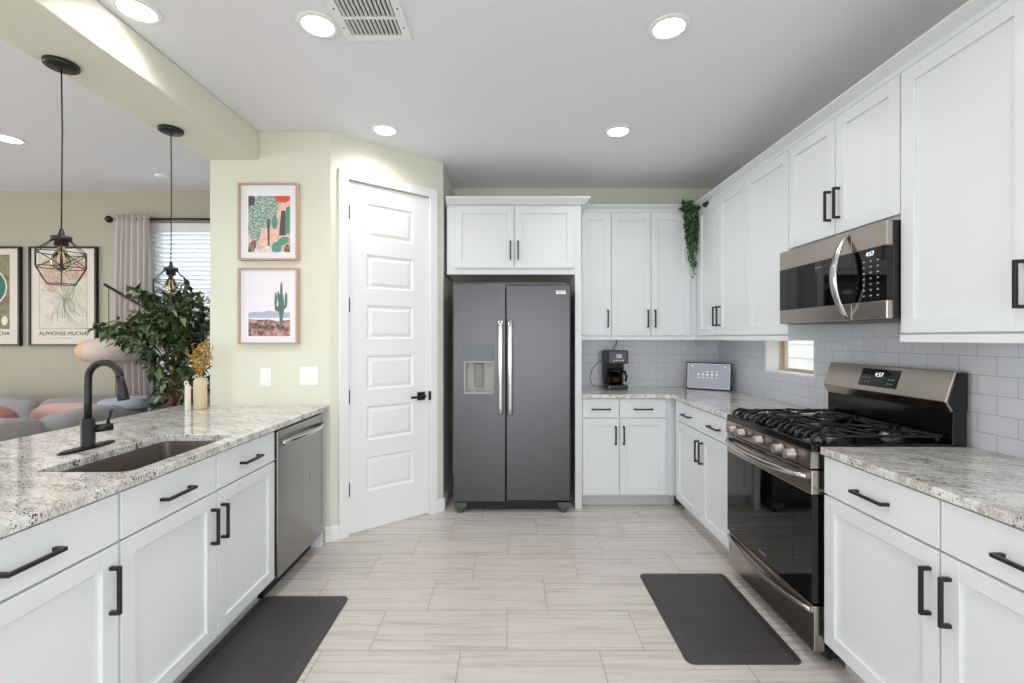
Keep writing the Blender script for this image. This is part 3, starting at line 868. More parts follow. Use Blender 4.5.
for k in range(21):
    t = k / 20; s = math.sin(PI * t)
    pts.append((0.015 + (RW - .03) * t, -0.054 - 0.020 * s ** 0.5, 0.232 - 0.030 * s))
m.tube(pts, 0.011, 12); m.build('handle', M['chrome'], dd)
lettering('FRIGIDAIRE', 0.014, M['icons'], odo, (RW / 2, -0.0592, 0.30), (1, 0, 0), (0, 0, 1))
# burners and grates
for (x, y, r) in ((0.15, 0.10, .045), (0.15, 0.40, .038), (0.381, 0.25, .05), (0.612, 0.10, .05), (0.612, 0.40, .038)):
    b = MB().lathe([(0.001, 0.938), (r + .012, 0.938), (r + .008, 0.946), (r, 0.950), (r, 0.957), (0.001, 0.957)], (x, y, 0)).build('burner', M['burner'], rg)
    MB().lathe([(0.001, 0.957), (r - .006, 0.957), (r - .006, 0.963), (r - .010, 0.965), (0.001, 0.965)], (x, y, 0)).build('burner_cap', M['iron'], b)
def grate(x0, x1):
    m = MB(); ya, yb = -0.035, 0.505; z = 0.972; s = .0055
    def bar(p, q): 
        m.tube([p, q], 0.0062, 6)
    for y in (0.0, yb): m.box(x0, x1, y - s, y + s, z - .012, z, 0.002, 1)
    for x in (x0 + s, x1 - s): m.box(x - s, x + s, 0.0, yb, z - .012, z, 0.002, 1)
    n = 4
    for i in range(n + 1):
        x = x0 + .02 + (x1 - x0 - .04) * i / n
        m.tube([(x, 0.02, z + .002), (x, -0.005, z + .002), (x, -0.022, z - .004), (x, -0.034, z - .016), (x, -0.038, z - .030)], 0.0075, 8)
    for cy in (0.10, 0.40) if True else ():
        cx = (x0 + x1) / 2
        for a in range(8):
            an = a * PI / 4 + PI / 8 * 0
            dx, dy = math.cos(an), math.sin(an)
            ex = (x1 - x0) / 2 - s if abs(dx) > 0.5 else 0
            L = min((x1 - x0) / 2 / max(abs(dx), 1e-3), 0.13 / max(abs(dy), 1e-3))
            p = (cx + dx * .03, cy + dy * .03, z + .003); q = (cx + dx * L, min(max(cy + dy * L, 0), yb), z - .002)
            m.tube([p, q], 0.006, 6)
    m.box(x0, x1, 0.25 - s, 0.25 + s, z - .012, z, 0.002, 1)
    for x in (x0 + .012, x1 - .012):
        for y in (0.01, yb - .01): m.cyl((x, y, 0.938), (x, y, z - .008), 0.008, 8)
    return m.build('grate', M['iron'], rg)
grate(0.018, 0.255); grate(0.260, 0.502); grate(0.507, 0.744)
# backguard: riser + sloping control head
m = MB().box(0.0, RW, 0.534, 0.594, 0.9045, 1.075, 0.003); m.build('riser', M['gloss_black'], rg)
off = -RGX
prof = [(1.876 + off, 1.244), (1.832 + off, 1.114), (1.858 + off, 1.070), (1.922 + off, 1.070), (1.922 + off, 1.244)]
m = MB().prism(prof, 0.004, RW - .004, 'x'); hd = m.build('backguard', M['steel_warm'], rg)
bv = hd.modifiers.new('bevel', 'BEVEL'); bv.width = 0.003; bv.segments = 2
prof2 = [(1.870 + off, 1.240), (1.858 + off, 1.076), (1.929 + off, 1.060), (1.929 + off, 1.240)]
for a, b in ((-0.001, 0.004), (RW - .004, RW + .001)):
    MB().prism([(1.886 + off, 1.239), (1.848 + off, 1.114), (1.870 + off, 1.074), (1.923 + off, 1.074), (1.923 + off, 1.239)], a, b, 'x').build('end_cap', M['blackplastic'], hd)
# display on the sloping face
A_ = Vector((0, 1.876 + off, 1.244)); B_ = Vector((0, 1.832 + off, 1.114)); sl = (A_ - B_).normalized(); nrm = Vector((0, -sl.z, sl.y))
cc = (A_ + B_) / 2; cc = cc + sl * .004
rot = Matrix((Vector((1, 0, 0)), -nrm, sl)).transposed()
dp = MB().obox(Vector((RW / 2, 0, 0)) + cc + nrm * .001, (0.235, 0.004, 0.092), rot, 0.001).build('display', M['blackglass'], hd)
o_ = Vector((RW / 2, 0, 0)) + cc + nrm * .0036
lettering('4:57', 0.030, M['digits'], dp, o_ + Vector((0.0, 0, 0)) + sl * .016, (1, 0, 0), sl)
m = MB()
for gx in (-.10, -.078, -.056, .07, .09):
    for gz in (-.026, -.004):
        m.obox(o_ + Vector((gx, 0, 0)) + sl * gz, (0.012, 0.0006, 0.004), rot)
m.build('button_icons', M['icons'], dp)

# ---------------------------------------------------------------- microwave
MX, MY0, MW = 1.540, 2.602, 0.742
mw = thing('microwave', 'over-the-range stainless microwave with curved handle mounted under the short cabinet', 'microwave', (MX, MY0, 0), RZ)
MB().box(0.0, MW, 0.012, 0.405, 1.478, 1.866, 0.003).build('body', M['blackplastic'], mw)
MB().box(0.01, MW - .01, 0.02, 0.39, 1.462, 1.478).build('bottom_vent', bm_('vent_grey', (70, 70, 72), 0.4), mw)
dm = MB(); xs = 0.55
dm.box(0.0, xs, -0.014, 0.012, 1.764, 1.866, 0.003, mi=0).box(0.0, xs, -0.014, 0.012, 1.464, 1.540, 0.003, mi=0).box(0.0, xs, -0.013, 0.012, 1.540, 1.764, mi=1)
dmo = dm.build('door', [M['steel_warm'], M['blackglass']], mw)
lettering('FRIGIDAIRE', 0.011, M['icons'], dmo, (0.33, -0.0140, 1.735), (1, 0, 0), (0, 0, 1))
cp = MB()
cp.box(xs + .002, MW, -0.014, 0.012, 1.764, 1.866, 0.003, mi=0).box(xs + .002, MW, -0.014, 0.012, 1.464, 1.540, 0.003, mi=0).box(xs + .002, MW, -0.013, 0.012, 1.540, 1.764, mi=1)
cpo = cp.build('keypad_panel', [M['steel_warm'], M['blackglass']], mw)
lettering('4:57', 0.026, M['digits'], cpo, (xs + .105, -0.0142, 1.742), (1, 0, 0), (0, 0, 1))
k = 0
for r_ in range(7):
    for c_ in range(3):
        k += 1
        t = ['1', '2', '3', '4', '5', '6', '7', '8', '9', '0', '-', '+', 'o', 'x', '='][k % 15] if r_ > 1 else '--'
m = MB()
for r_ in range(7):
    for c_ in range(3):
        x = xs + .070 + c_ * .038; z = 1.712 - r_ * .0245
        m.box(x - .005, x + .005, -0.0138, -0.0129, z - .003, z + .003)
m.build('keypad', M['icons'], cpo)
m = MB(); N_ = 20; L_, R_ = [], []
pts = []
for k in range(N_ + 1):
    t = k / N_; s = math.sin(PI * t)
    pts.append((-0.016 - 0.062 * s ** 0.8, 1.474 + 0.378 * t, 0.010 + 0.006 * s))
hx = xs - .028
prev = None
for y, z, w in pts:
    ring = [m.bm.verts.new(p) for p in ((hx - w * 1.3, y + .004, z), (hx - w, y - .006, z), (hx + w, y - .006, z), (hx + w * 1.3, y + .004, z), (hx + w, y + .008, z), (hx - w, y + .008, z))]
    if prev:
        for i in range(6):
            f = m.bm.faces.new((prev[i], prev[(i + 1) % 6], ring[(i + 1) % 6], ring[i])); f.smooth = True
    else: m.bm.faces.new(ring)
    prev = ring
m.bm.faces.new(prev)
m.build('handle', M['chrome'], dmo)

# ---------------------------------------------------------------- ceiling fittings
def can_light(x, y, label, group='recessed ceiling lights', on=True):
    r = thing('recessed_light', label, 'ceiling light', (x, y, CEIL), 0, group)
    MB().lathe([(0.068, -0.001), (0.070, -0.008), (0.090, -0.005), (0.093, -0.0002), (0.068, -0.0002)], n=40).build('trim_ring', M['trimwhite'], r)
    MB().lathe([(0.001, -0.0005), (0.068, -0.0005), (0.068, -0.005), (0.05, -0.008), (0.001, -0.009)], n=40).build('lens', M['lens'], r)
    d = bpy.data.lights.new('recessed_lamp', 'SPOT'); d.spot_size = 2.85; d.spot_blend = 0.9; d.shadow_soft_size = 0.055; d.energy = CAN_POWER; d.color = CAN_COLOR
    l = bpy.data.objects.new('recessed_lamp', d); COL.objects.link(l); l.parent = r; l.location = (0, 0, -0.02)
    return r
can_light(-0.866, 2.055, 'round recessed ceiling light immediately left of the air vent')
can_light(0.714, 2.07, 'round recessed ceiling light at the upper right, over the floor before the range')
can_light(-0.851, 3.09, 'small round recessed ceiling light above the pantry door')
can_light(0.727, 3.11, 'small round recessed ceiling light before the back wall cabinets')
can_light(-1.600, 1.96, 'round recessed ceiling light tight against the green beam, at the picture top')
for cx_, cy_, w_ in ((-0.80, 0.85, 'left of the camera'), (0.72, 0.85, 'right of the camera'), (-0.80, -0.9, 'behind the camera on the left'), (0.72, -0.9, 'behind the camera on the right'),
                     (-3.54, 1.2, 'over the living room beside the sofa'), (-3.54, -0.9, 'over the living room behind the camera'), (-5.4, 1.2, 'over the far left of the living room')):
    can_light(cx_, cy_, 'added fill light out of frame, round recessed fixture ' + w_)  # extra unseen fixtures, added to brighten the room
can_light(-3.54, 3.23, 'round recessed ceiling light in the living room ceiling, left picture edge')

vt = thing('ceiling_vent', 'white louvred air vent in the kitchen ceiling', 'vent', (-0.617, 2.0, CEIL))
m = MB(); a = 0.155; b = 0.115
m.box(-a, -b, -a, a, -0.010, -0.0003, 0.002).box(b, a, -a, a, -0.010, -0.0003, 0.002).box(-b, b, -a, -b, -0.010, -0.0003, 0.002).box(-b, b, b, a, -0.010, -0.0003, 0.002)
m.box(-b, b, -.007, .007, -0.009, -0.0003)
m.build('frame', M['trimwhite'], vt)
MB().box(-b, b, -b, b, -0.0015, -0.0004).build('duct_opening', M['duct'], vt)
m = MB()
for k in range(12):
    x = -b + .010 + k * (2 * b - .02) / 11
    for y0_, y1_ in ((-b, -.007), (.007, b)):
        m.obox((x, (y0_ + y1_) / 2, -0.0065), (0.0025, y1_ - y0_, 0.012), Matrix.Rotation(0.6, 3, 'Y'))
m.build('louvres', M['trimwhite'], vt)
for sx in (-1, 1):
    for sy in (-1, 1): MB().cyl((sx * .135, sy * .06, -.0115), (sx * .135, sy * .06, -.0095), .004, 10).build('screw', M['duct'], vt)
dt = MB().lathe([(0.001, 0), (0.06, 0), (0.06, -0.02), (0.045, -0.03), (0.001, -0.03)], (-3.0, 3.95, CEIL - .0003)).build('smoke_detector', M['trimwhite'])
tag(dt, 'small white disc on the living room ceiling above the curtain', 'smoke detector')

# ---------------------------------------------------------------- pendants
def pendant(x, y, ztop, zbot, label, rz):
    r = thing('cage_pendant', label, 'pendant light', (x, y, 2.595), rz, 'cage pendants over the peninsula')
    MB().lathe([(0.001, -0.0003), (0.062, -0.0003), (0.062, -0.016), (0.055, -0.022), (0.001, -0.023)]).build('canopy', M['black'], r)
    zs = ztop - 2.595
    MB().tube([(0, 0, -0.02), (0.0035, 0, zs * .4), (0.001, 0, zs * .8), (0, 0, zs + .03)], 0.0028, 8).build('cord', M['black'], r)
    MB().lathe([(0.001, zs + .03), (0.006, zs + .03), (0.012, zs + .005), (0.014, zs), (0.036, zs - .004), (0.036, zs - .022), (0.024, zs - .024), (0.024, zs - .045), (0.001, zs - .045)]).build('socket', M['black'], r)
    # cage: hexagonal rings braced by diagonals
    m = MB(); zb = zbot - 2.595; hgt = zs - zb
    R1_, R2_, R3_ = 0.030, 0.092, 0.052
    zA = zs - .018; zB = zs - hgt * .36; zC = zs - hgt * .66; zD = zb
    def rg_(R, z, ph=0): return [Vector((R * math.cos(PI / 3 * k + ph), R * math.sin(PI / 3 * k + ph), z)) for k in range(6)]
    A, B, C, D = rg_(R1_, zA), rg_(R2_, zB), rg_(R2_, zC), rg_(R3_, zD)
    w = 0.0020
    for k in range(6):
        j = (k + 1) % 6
        for p, q in ((A[k], B[k]), (B[k], B[j]), (B[k], C[k]), (C[k], C[j]), (C[k], D[k]), (D[k], D[j]), (B[k], C[j]), (A[k], A[j])) + (((B[j], C[k]),) if k % 2 else ()):
            m.tube([p, q], w, 6)
    m.build('cage', M['black'], r)
    b = MB().lathe([(0.001, zs - .045), (0.013, zs - .047), (0.014, zs - .062), (0.030, zs - .09), (0.036, zs - .115), (0.031, zs - .14), (0.016, zs - .156), (0.001, zs - .159)], n=24)
    b.build('bulb', make_glass('bulb_glass', (1, 0.93, 0.82, 1), 0, 1.15), r)
    m = MB()
    for k in range(4):
        a_ = k * PI / 2; m.tube([(0.006 * math.cos(a_), 0.006 * math.sin(a_), zs - .07), (0.014 * math.cos(a_), 0.014 * math.sin(a_), zs - .125)], 0.0012, 6)
    m.build('filament', M['bulb'], r)
pendant(-1.98, 2.017, 1.835, 1.622, 'black wire cage pendant light nearer the camera, before the framed posters', 0.25)
pendant(-1.969, 2.652, 1.795, 1.575, 'black wire cage pendant light farther back, before the window blind', 0.1)

# ---------------------------------------------------------------- framed pictures on the green wall (front faces -y)
M['poster_paper'] = bm_('poster_paper', (226, 216, 204), 0.7)
def framed(label, x0, x1, z0, z1, y, fw, fd, fmat, window, group=None, cat='framed picture', name='framed_print'):
    r = thing(name, label, cat, ((x0 + x1) / 2, y, z0), 0, group)
    w = (x1 - x0) / 2; h = z1 - z0
    m = MB(); m.box(-w, -w + fw, -fd, 0, 0, h, .0015, 1).box(w - fw, w, -fd, 0, 0, h, .0015, 1).box(-w + fw, w - fw, -fd, 0, 0, fw, .0015, 1).box(-w + fw, w - fw, -fd, 0, h - fw, h, .0015, 1)
    m.build('frame', fmat, r)
    MB().box(-w + fw, w - fw, -fd * .6, -0.002, fw, h - fw).build('mount', M['poster_paper'] if cat == 'poster' else M['mat_board'], r)
    return r, w, h, -fd * .6 - .0006

def flat(pts, y, mi, m): m.poly([(p[0], y, p[1]) for p in pts], mi)
def ell(cx, cz, rx, rz_, n=20, tilt=0):
    out = []
    for k in range(n):
        a = 2 * PI * k / n; x, z = rx * math.cos(a), rz_ * math.sin(a)
        out.append((cx + x * math.cos(tilt) - z * math.sin(tilt), cz + x * math.sin(tilt) + z * math.cos(tilt)))
    return out
def dots(name, a, b, scale):
    n = NT(name); v = n.t.nodes.new('ShaderNodeTexVoronoi'); v.inputs['Scale'].default_value = scale; n.put(v.inputs['Vector'], n.coord())
    n.set(color=n.mix(n.ramp(v.outputs[0], [(0.25, (0, 0, 0, 1)), (0.5, (1, 1, 1, 1))]), lin(a), lin(b)), rough=0.6); return n.m
def blot(name, a, b, scale):
    n = NT(name); n.set(color=n.mix(n.ramp(n.noise(n.coord(), scale, 5, .7, .5), [(0.42, (0, 0, 0, 1)), (0.58, (1, 1, 1, 1))]), lin(a), lin(b)), rough=0.6); return n.m
cactusmats = [blot('print_peach', (226, 176, 158), (240, 206, 190), 18), dots('print_cactus_pad', (226, 234, 228), (120, 150, 138), 110),
              bm_('print_plum', (92, 78, 88), .6), bm_('print_teal', (92, 150, 132), .6), bm_('print_red', (222, 84, 62), .6),
              blot('print_light_blossom', (244, 234, 222), (214, 190, 172), 30), blot('print_dark_brush', (70, 58, 58), (170, 140, 128), 40)]
def clipped(pts, x0, x1, z0, z1):
    return [(min(max(x, x0), x1), min(max(z, z0), z1)) for x, z in pts]
r, w, h, y = framed('upper of two oak-framed cactus photographs on the green wall, close-up of cactus pads', -1.840, -1.437, 1.910, 2.430, YP, 0.013, 0.040, M['oak'], None, 'oak-framed cactus photographs')
x0, x1, z0, z1 = -0.136, 0.145, 0.055, 0.435
fx = lambda p: [(x0 + (a + .128) / .256 * (x1 - x0), z0 + (b - .088) / .342 * (z1 - z0)) for a, b in p]
m = MB(); flat([(x0, z0), (x1, z0), (x1, z1), (x0, z1)], y, 0, m)
L = [(ell(-.115, .40, .03, .045), 2), (ell(-.02, .36, .075, .13, 20, -.15), 1), (ell(-.095, .26, .045, .115, 20, .12), 1), ([(-.012, .29), (.004, .29), (.002, .12), (-.008, .12)], 2),
     (ell(.085, .42, .05, .03), 4), ([(.075, .34), (.10, .34), (.105, .19), (.06, .19)], 2), ([(.104, .36), (.128, .37), (.128, .20), (.098, .20)], 3), (ell(.034, .27, .018, .042), 3),
     (ell(-.03, .105, .07, .022), 5), (ell(-.105, .12, .022, .045, 20, -.4), 6), (ell(.045, .115, .03, .035), 3), (ell(.085, .155, .038, .024, 20, .4), 3), (ell(.112, .105, .02, .03), 6)]
for i, (p, mi) in enumerate(L): flat(clipped(fx(p), x0, x1, z0, z1), y - .0002 * (i + 1), mi, m)
m.build('print', cactusmats, r, recalc=False)
r, w, h, y = framed('lower of two oak-framed cactus photographs on the green wall, lone saguaro in a desert', -1.840, -1.437, 1.342, 1.858, YP, 0.013, 0.040, M['oak'], None, 'oak-framed cactus photographs')
m = MB(); x0, x1, z0, z1 = -0.136, 0.145, 0.056, 0.435
dm_ = [bm_('print_sky', (238, 234, 240), .6), bm_('print_hills', (176, 186, 208), .6), blot('print_scrub', (206, 158, 148), (110, 84, 82), 34), dots('print_saguaro', (112, 142, 130), (84, 112, 102), 160), blot('print_bush', (74, 70, 72), (150, 120, 110), 40)]
flat([(x0, z0), (x1, z0), (x1, z1), (x0, z1)], y, 0, m)
flat([(x0, .18), (x1, .18), (x1, .215), (.06, .222), (0, .228), (-.04, .218), (-.08, .222), (x0, .214)], y - .0002, 1, m)
flat([(x0, z0), (x1, z0), (x1, .165), (.05, .158), (0, .168), (-.07, .166), (x0, .172)], y - .0004, 2, m)
for i, p in enumerate([ell(.086, .265, .021, .085), ell(.087, .355, .0085, .068), ell(.049, .292, .0085, .062), ell(.066, .325, .008, .035), ell(.060, .240, .020, .016, 20, -.5), ell(.119, .300, .009, .052), ell(.108, .252, .016, .012, 20, .4), [(.076, .140), (.096, .140), (.099, .22), (.074, .22)]]): flat(p, y - .0006 - .0001 * i, 3, m)
for i, p in enumerate([ell(-.085, .125, .04, .022), ell(.0, .115, .045, .02), ell(.08, .12, .03, .018)]): flat(clipped(p, x0, x1, z0, z1), y - .0014 - .0001 * i, 4, m)
m.build('print', dm_, r, recalc=False)

# posters on the living room wall: plain generic compositions with their caption
def poster(label, x0, x1, kind):
    r, w, h, y = framed(label, x0, x1, 1.309, 2.254, YL, 0.018, 0.034, M['blackplastic'], None, 'black-framed posters', 'poster', 'framed_poster')
    px0, px1, pz0, pz1 = -0.225, 0.225, 0.165, 0.865
    mats = [bm_(kind + '_paper', (226, 220, 210), .7), blot(kind + '_wash', (206, 198, 186), (222, 214, 202), 9), bm_(kind + '_line', (150, 140, 128), .7),
            blot(kind + '_rose', (192, 160, 140), (216, 190, 170), 14), bm_(kind + '_sage', (206, 210, 188), .7), bm_(kind + '_teal', (46, 110, 104), .6), blot(kind + '_olive', (150, 140, 106), (112, 104, 78), 16), bm_(kind + '_cream', (232, 226, 206), .7)]
    m = MB()
    flat([(px0 - .004, pz0 - .004), (px1 + .004, pz0 - .004), (px1 + .004, pz1 + .004), (px0 - .004, pz1 + .004)], y, 2, m)
    flat([(px0, pz0), (px1, pz0), (px1, pz1), (px0, pz1)], y - .0002, 1 if kind == 'pale' else 6, m)
    if kind == 'pale':
        rnd = random.Random(5)
        flat(clipped(ell(0, .72, .26, .13), px0, px1, pz0, pz1), y - .0004, 3, m)
        flat(ell(.06, .45, .10, .19, 20, -.3), y - .0006, 4, m); flat(ell(-.11, .60, .07, .09, 20, .3), y - .0007, 3, m)
        for i in range(34):
            a = rnd.uniform(-2.6, -1.2) if i % 2 else rnd.uniform(.3, 2.4); l = rnd.uniform(.10, .28)
            cx, cz = .06 + rnd.uniform(-.06, .06), .45 + rnd.uniform(-.08, .08)
            pp = [(cx + t * l * math.cos(a + .5 * t), cz + t * l * math.sin(a + .5 * t)) for t in (0, .33, .66, 1)]
            pp = clipped(pp, px0, px1, pz0, pz1); wd = .0022
            m.poly([(p[0] - wd, y - .001 - i * .00002, p[1]) for p in pp] + [(p[0] + wd, y - .001 - i * .00002, p[1] + .002) for p in pp[::-1]], 2)
    else:
        flat(ell(-.02, .56, .225, .20), y - .0004, 7, m); flat(ell(-.02, .56, .212, .187), y - .0006, 5, m)
        flat(ell(-.04, .53, .10, .13), y - .0008, 3, m)
        for k in range(5): flat(ell(-.18 + .09 * k, .24, .03, .045), y - .0005, 7, m)
    m.build('print', mats, r, recalc=False)
    lettering('ALPHONSE MUCHA', 0.052, bm_('caption_ink_' + kind, (44, 38, 36), .7), r, (0, y - .0003, 0.118), (1, 0, 0), (0, 0, 1))
    m = MB().box(-.08, .08, y - .0004, y, .074, .078); m.build('caption_line', mats[2], r)
poster('black-framed poster left of the nearer pendant, cut by the left picture edge, teal oval', -5.325, -4.663, 'teal')
poster('black-framed pale poster behind the nearer pendant light', -4.580, -3.935, 'pale')

# switch plates
def plate(label, xc, zc, w, gangs):
    r = thing('switch_plate', label, 'light switch', (xc, YP, zc))
    MB().box(-w / 2, w / 2, -0.006, 0, -.0625, .0625, .002).build('plate', M['plate'], r)
    for g in range(gangs):
        x = (g - (gangs - 1) / 2) * .046
        MB().box(x - .017, x + .017, -0.009, -0.006, -.033, .033, .001, 1).build('rocker', M['plate'], r)
plate('single white switch plate on the green wall, left one', -1.668, 1.120, 0.076, 1)
plate('double white switch plate on the green wall, right one', -1.374, 1.126, 0.128, 2)

# ---------------------------------------------------------------- mats
def floor_mat(label, x0, x1, y0_, y1_):
    pts = rrect(x0, x1, y0_, y1_, 0.035, 6); cx, cy = (x0 + x1) / 2, (y0_ + y1_) / 2
    m = MB(); rings = []
    for ins, z in ((0, 0.0005), (0, 0.005), (0.045, 0.018), (0.05, 0.0185)):
        kx = 1 - 2 * ins / (x1 - x0); ky = 1 - 2 * ins / (y1_ - y0_)
        rings.append([m.bm.verts.new((cx + (x - cx) * kx, cy + (y - cy) * ky, z)) for x, y in pts])
    for a, b in zip(rings, rings[1:]):
        for k in range(len(a)): m.bm.faces.new((a[k], a[(k + 1) % len(a)], b[(k + 1) % len(a)], b[k]))
    m.bm.faces.new(rings[0][::-1]); m.bm.faces.new(rings[-1])
    tag(m.build('floor_mat', M['rubber']), label, 'mat', 'dark anti-fatigue mats')
floor_mat('dark rubber anti-fatigue mat on the floor before the gas range', 0.748, 1.245, 1.94, 2.685)
floor_mat('dark rubber anti-fatigue mat on the floor below the sink cabinet', -1.325, -0.862, 1.66, 2.45)

# ---------------------------------------------------------------- coffee maker
cm = thing('coffee_maker', 'black and steel drip coffee maker with glass carafe on the back counter', 'coffee maker', (0.935, 4.13, CT1), 0.10); cm.scale = (1, 1, 0.955)
w = 0.092
m = MB().box(-w, w, -0.10, 0.085, 0.0005, 0.045, 0.012, 3, mi=1); m.box(-w, w, 0.02, 0.085, 0.045, 0.24, 0.006, mi=0).box(-w, w, -0.105, 0.085, 0.240, 0.362, 0.008, mi=0)
m.build('body', [M['blackplastic'], metal('coffee_maker_steel', (96, 95, 96), .3)], cm)
pn = MB().box(-w + .012, w - .010, -0.110, -0.104, 0.246, 0.356, .002).build('control_panel', metal('coffee_panel_steel', (118, 116, 116), .3), cm)
MB().box(-.022, .030, -0.112, -0.110, 0.292, 0.328, .001, 1).build('clock', bm_('lcd_pale', (196, 206, 220), .4), pn)
m = MB()
for k in range(5): m.cyl((-.040 + k * .02, -0.1125, .272), (-.040 + k * .02, -0.110, .272), .0055, 10)
m.build('button', M['plate'], pn)
MB().box(-w, w, -0.098, -0.09, .001, .001 + .0001).bm.free()
cf = MB().lathe([(0.001, .047), (0.052, .047), (0.066, .065), (0.070, .10), (0.062, .14), (0.047, .165), (0.045, .163), (0.060, .139), (0.068, .10), (0.064, .066), (0.050, .050), (0.001, .050)], (-.005, -0.045, 0)).build('carafe', M['glass'], cm)
MB().lathe([(0.001, .051), (0.049, .051), (0.062, .066), (0.066, .10), (0.001, .10)], (-.005, -0.045, 0)).build('coffee', M['coffee'], cf)
MB().lathe([(0.001, .165), (0.048, .165), (0.048, .178), (0.030, .190), (0.001, .190)], (-.005, -0.045, 0)).tube([(.040, -0.06, .17), (.060, -0.10, .165), (.068, -0.118, .12), (.060, -0.11, .075)], [.010, .012, .012, .009], 8).build('carafe_handle', M['blackplastic'], cf)
MB().tube([(-w, .06, .10 - .08), (-w - .05, .06, .012), (-w - .10, .05, .03), (-w - .125, .05, .10), (-w - .095, .06, .19), (-w - .03, .075, .25), (-w - .002, .08, .26)], 0.003, 8).build('power_cord', M['blackplastic'], cm)
cd = MB().tube([(0.965, 4.288, 1.276), (0.965, 4.282, 1.30), (0.985, 4.280, 1.325), (0.990, 4.284, 1.374)], 0.003, 8).build('under_cabinet_cord', M['blackplastic'])
tag(cd, 'short black cord dropping from the wall cabinet behind the coffee maker', 'cord')

# ---------------------------------------------------------------- smart display in the corner
sd = thing('smart_display', 'black-framed tablet display leaning in the counter corner', 'display screen', (1.728, 4.02, CT1), -0.667)
sw, sh = 0.188, 0.240
tilt = Matrix.Rotation(-0.10, 3, 'X')
def tb(m, x0, x1, y0_, y1_, z0_, z1_, bev=0, mi=0): m.obox(tilt @ Vector(((x0 + x1) / 2, (y0_ + y1_) / 2, (z0_ + z1_) / 2)), (x1 - x0, y1_ - y0_, z1_ - z0_), tilt, bev, mi)
m = MB(); tb(m, -sw, sw, 0, 0.022, 0.003, sh, .003); m.build('case', M['black'], sd)
m = MB(); tb(m, -sw + .009, sw - .009, -0.0015, 0.0, .012, sh - .009); m.build('bezel', M['whiteplastic'], sd)
m = MB(); tb(m, -sw + .017, sw - .017, -0.0025, -0.0015, .020, sh - .017); scn = m.build('screen', M['screen'], sd)
m = MB()
for k in range(5):
    x = -.082 + k * .038
    tb(m, x - .007, x + .007, -0.003, -0.0025, .128, .140); tb(m, x - .006, x + .006, -0.003, -0.0025, .104, .112)
    if k > 1: tb(m, x - .010, x + .010, -0.003, -0.0025, .158, .164)
tb(m, -.150, -.125, -0.003, -0.0025, .205, .210); tb(m, .130, .146, -0.003, -0.0025, .200, .206)
m.build('screen_icons', M['screen_mark'], scn)
MB().box(-.05, .05, 0.03, 0.075, 0.0005, 0.012, .002).build('stand', M['black'], sd)

# ---------------------------------------------------------------- leaves
def leaf(m, p, d, up, L, W, mi=0, bend=0.25):
    d = d.normalized(); s = d.cross(up)
    if s.length < 1e-4: s = d.orthogonal()
    s.normalize(); nrm_ = s.cross(d)
    a = m.bm.verts.new(p); b = m.bm.verts.new(p + d * L - nrm_ * L * bend)
    c0 = m.bm.verts.new(p + d * L * .5 - nrm_ * L * bend * .25)
    e1 = m.bm.verts.new(p + d * L * .42 + s * W * .5 + nrm_ * W * .12); e2 = m.bm.verts.new(p + d * L * .42 - s * W * .5 + nrm_ * W * .12)
    for q in ((a, e1, c0), (e1, b, c0), (a, c0, e2), (c0, b, e2)):
        f = m.bm.faces.new(q); f.material_index = mi; f.smooth = True
def rv(rnd): 
    v = Vector((rnd.gauss(0, 1), rnd.gauss(0, 1), rnd.gauss(0, 1))); return v.normalized()

def tree(name, label, loc, pot_r, pot_h, trunk_top, lobes, nleaf, L, W, lm, seed, trunk_r=0.018, cat='plant'):
    rnd = random.Random(seed)
    r = thing(name, label, cat, loc)
    MB().lathe([(pot_r * .7, 0.0005), (pot_r, pot_h), (pot_r * .93, pot_h), (pot_r * .9, pot_h - .04), (0.001, pot_h - .04)]).build('pot', M['terracotta'], r)
    MB().lathe([(0.001, pot_h - .045), (pot_r * .88, pot_h - .045), (pot_r * .86, pot_h - .03), (0.001, pot_h - .025)]).build('soil', M['soil'], r)
    m = MB()
    pts = [Vector((0.012 * math.sin(t * 7), 0.012 * math.cos(t * 5), pot_h - .04 + (trunk_top - pot_h) * t)) for t in [k / 10 for k in range(11)]]
    m.tube(pts, [trunk_r * (1.1 - .5 * k / 10) for k in range(11)], 10)
    fm = MB()
    twigs = []
    tot = sum(l[6] for l in lobes)
    for (cx, cy, cz, rx, ry_, rz_, wt) in lobes:
        nt = max(4, int(42 * wt / tot * 2))
        for _ in range(nt):
            v = rv(rnd) * (rnd.random() ** 0.35); e_ = Vector((cx + v.x * rx, cy + v.y * ry_, cz + v.z * rz_))
            tt = min(1, max(.3, (e_.z - .25 - pot_h) / (trunk_top - pot_h))); b_ = pts[int(tt * 10)]
            md = (b_ + e_) / 2 + Vector((0, 0, .04)); m.tube([b_, md, e_], [.005, .0035, .0015], 5)
            twigs.append((b_, md, e_))
    per = nleaf // len(twigs)
    for b_, md, e_ in twigs:
        for _ in range(per):
            t = rnd.uniform(.45, 1.08); p = md.lerp(e_, (t - .5) * 2) if t > .5 else b_.lerp(md, t * 2)
            p = p + rv(rnd) * rnd.uniform(0, .055)
            d = (rv(rnd) * .9 + (e_ - b_).normalized() * .5 + Vector((0, 0, -.45)))
            s_ = rnd.uniform(.7, 1.25)
            leaf(fm, p, d, Vector((0, 0, 1)) + rv(rnd) * .5, L * s_, W * s_)
    m.build('trunk', M['bark'], r)
    fm.build('foliage', lm, r, recalc=False)
    return r
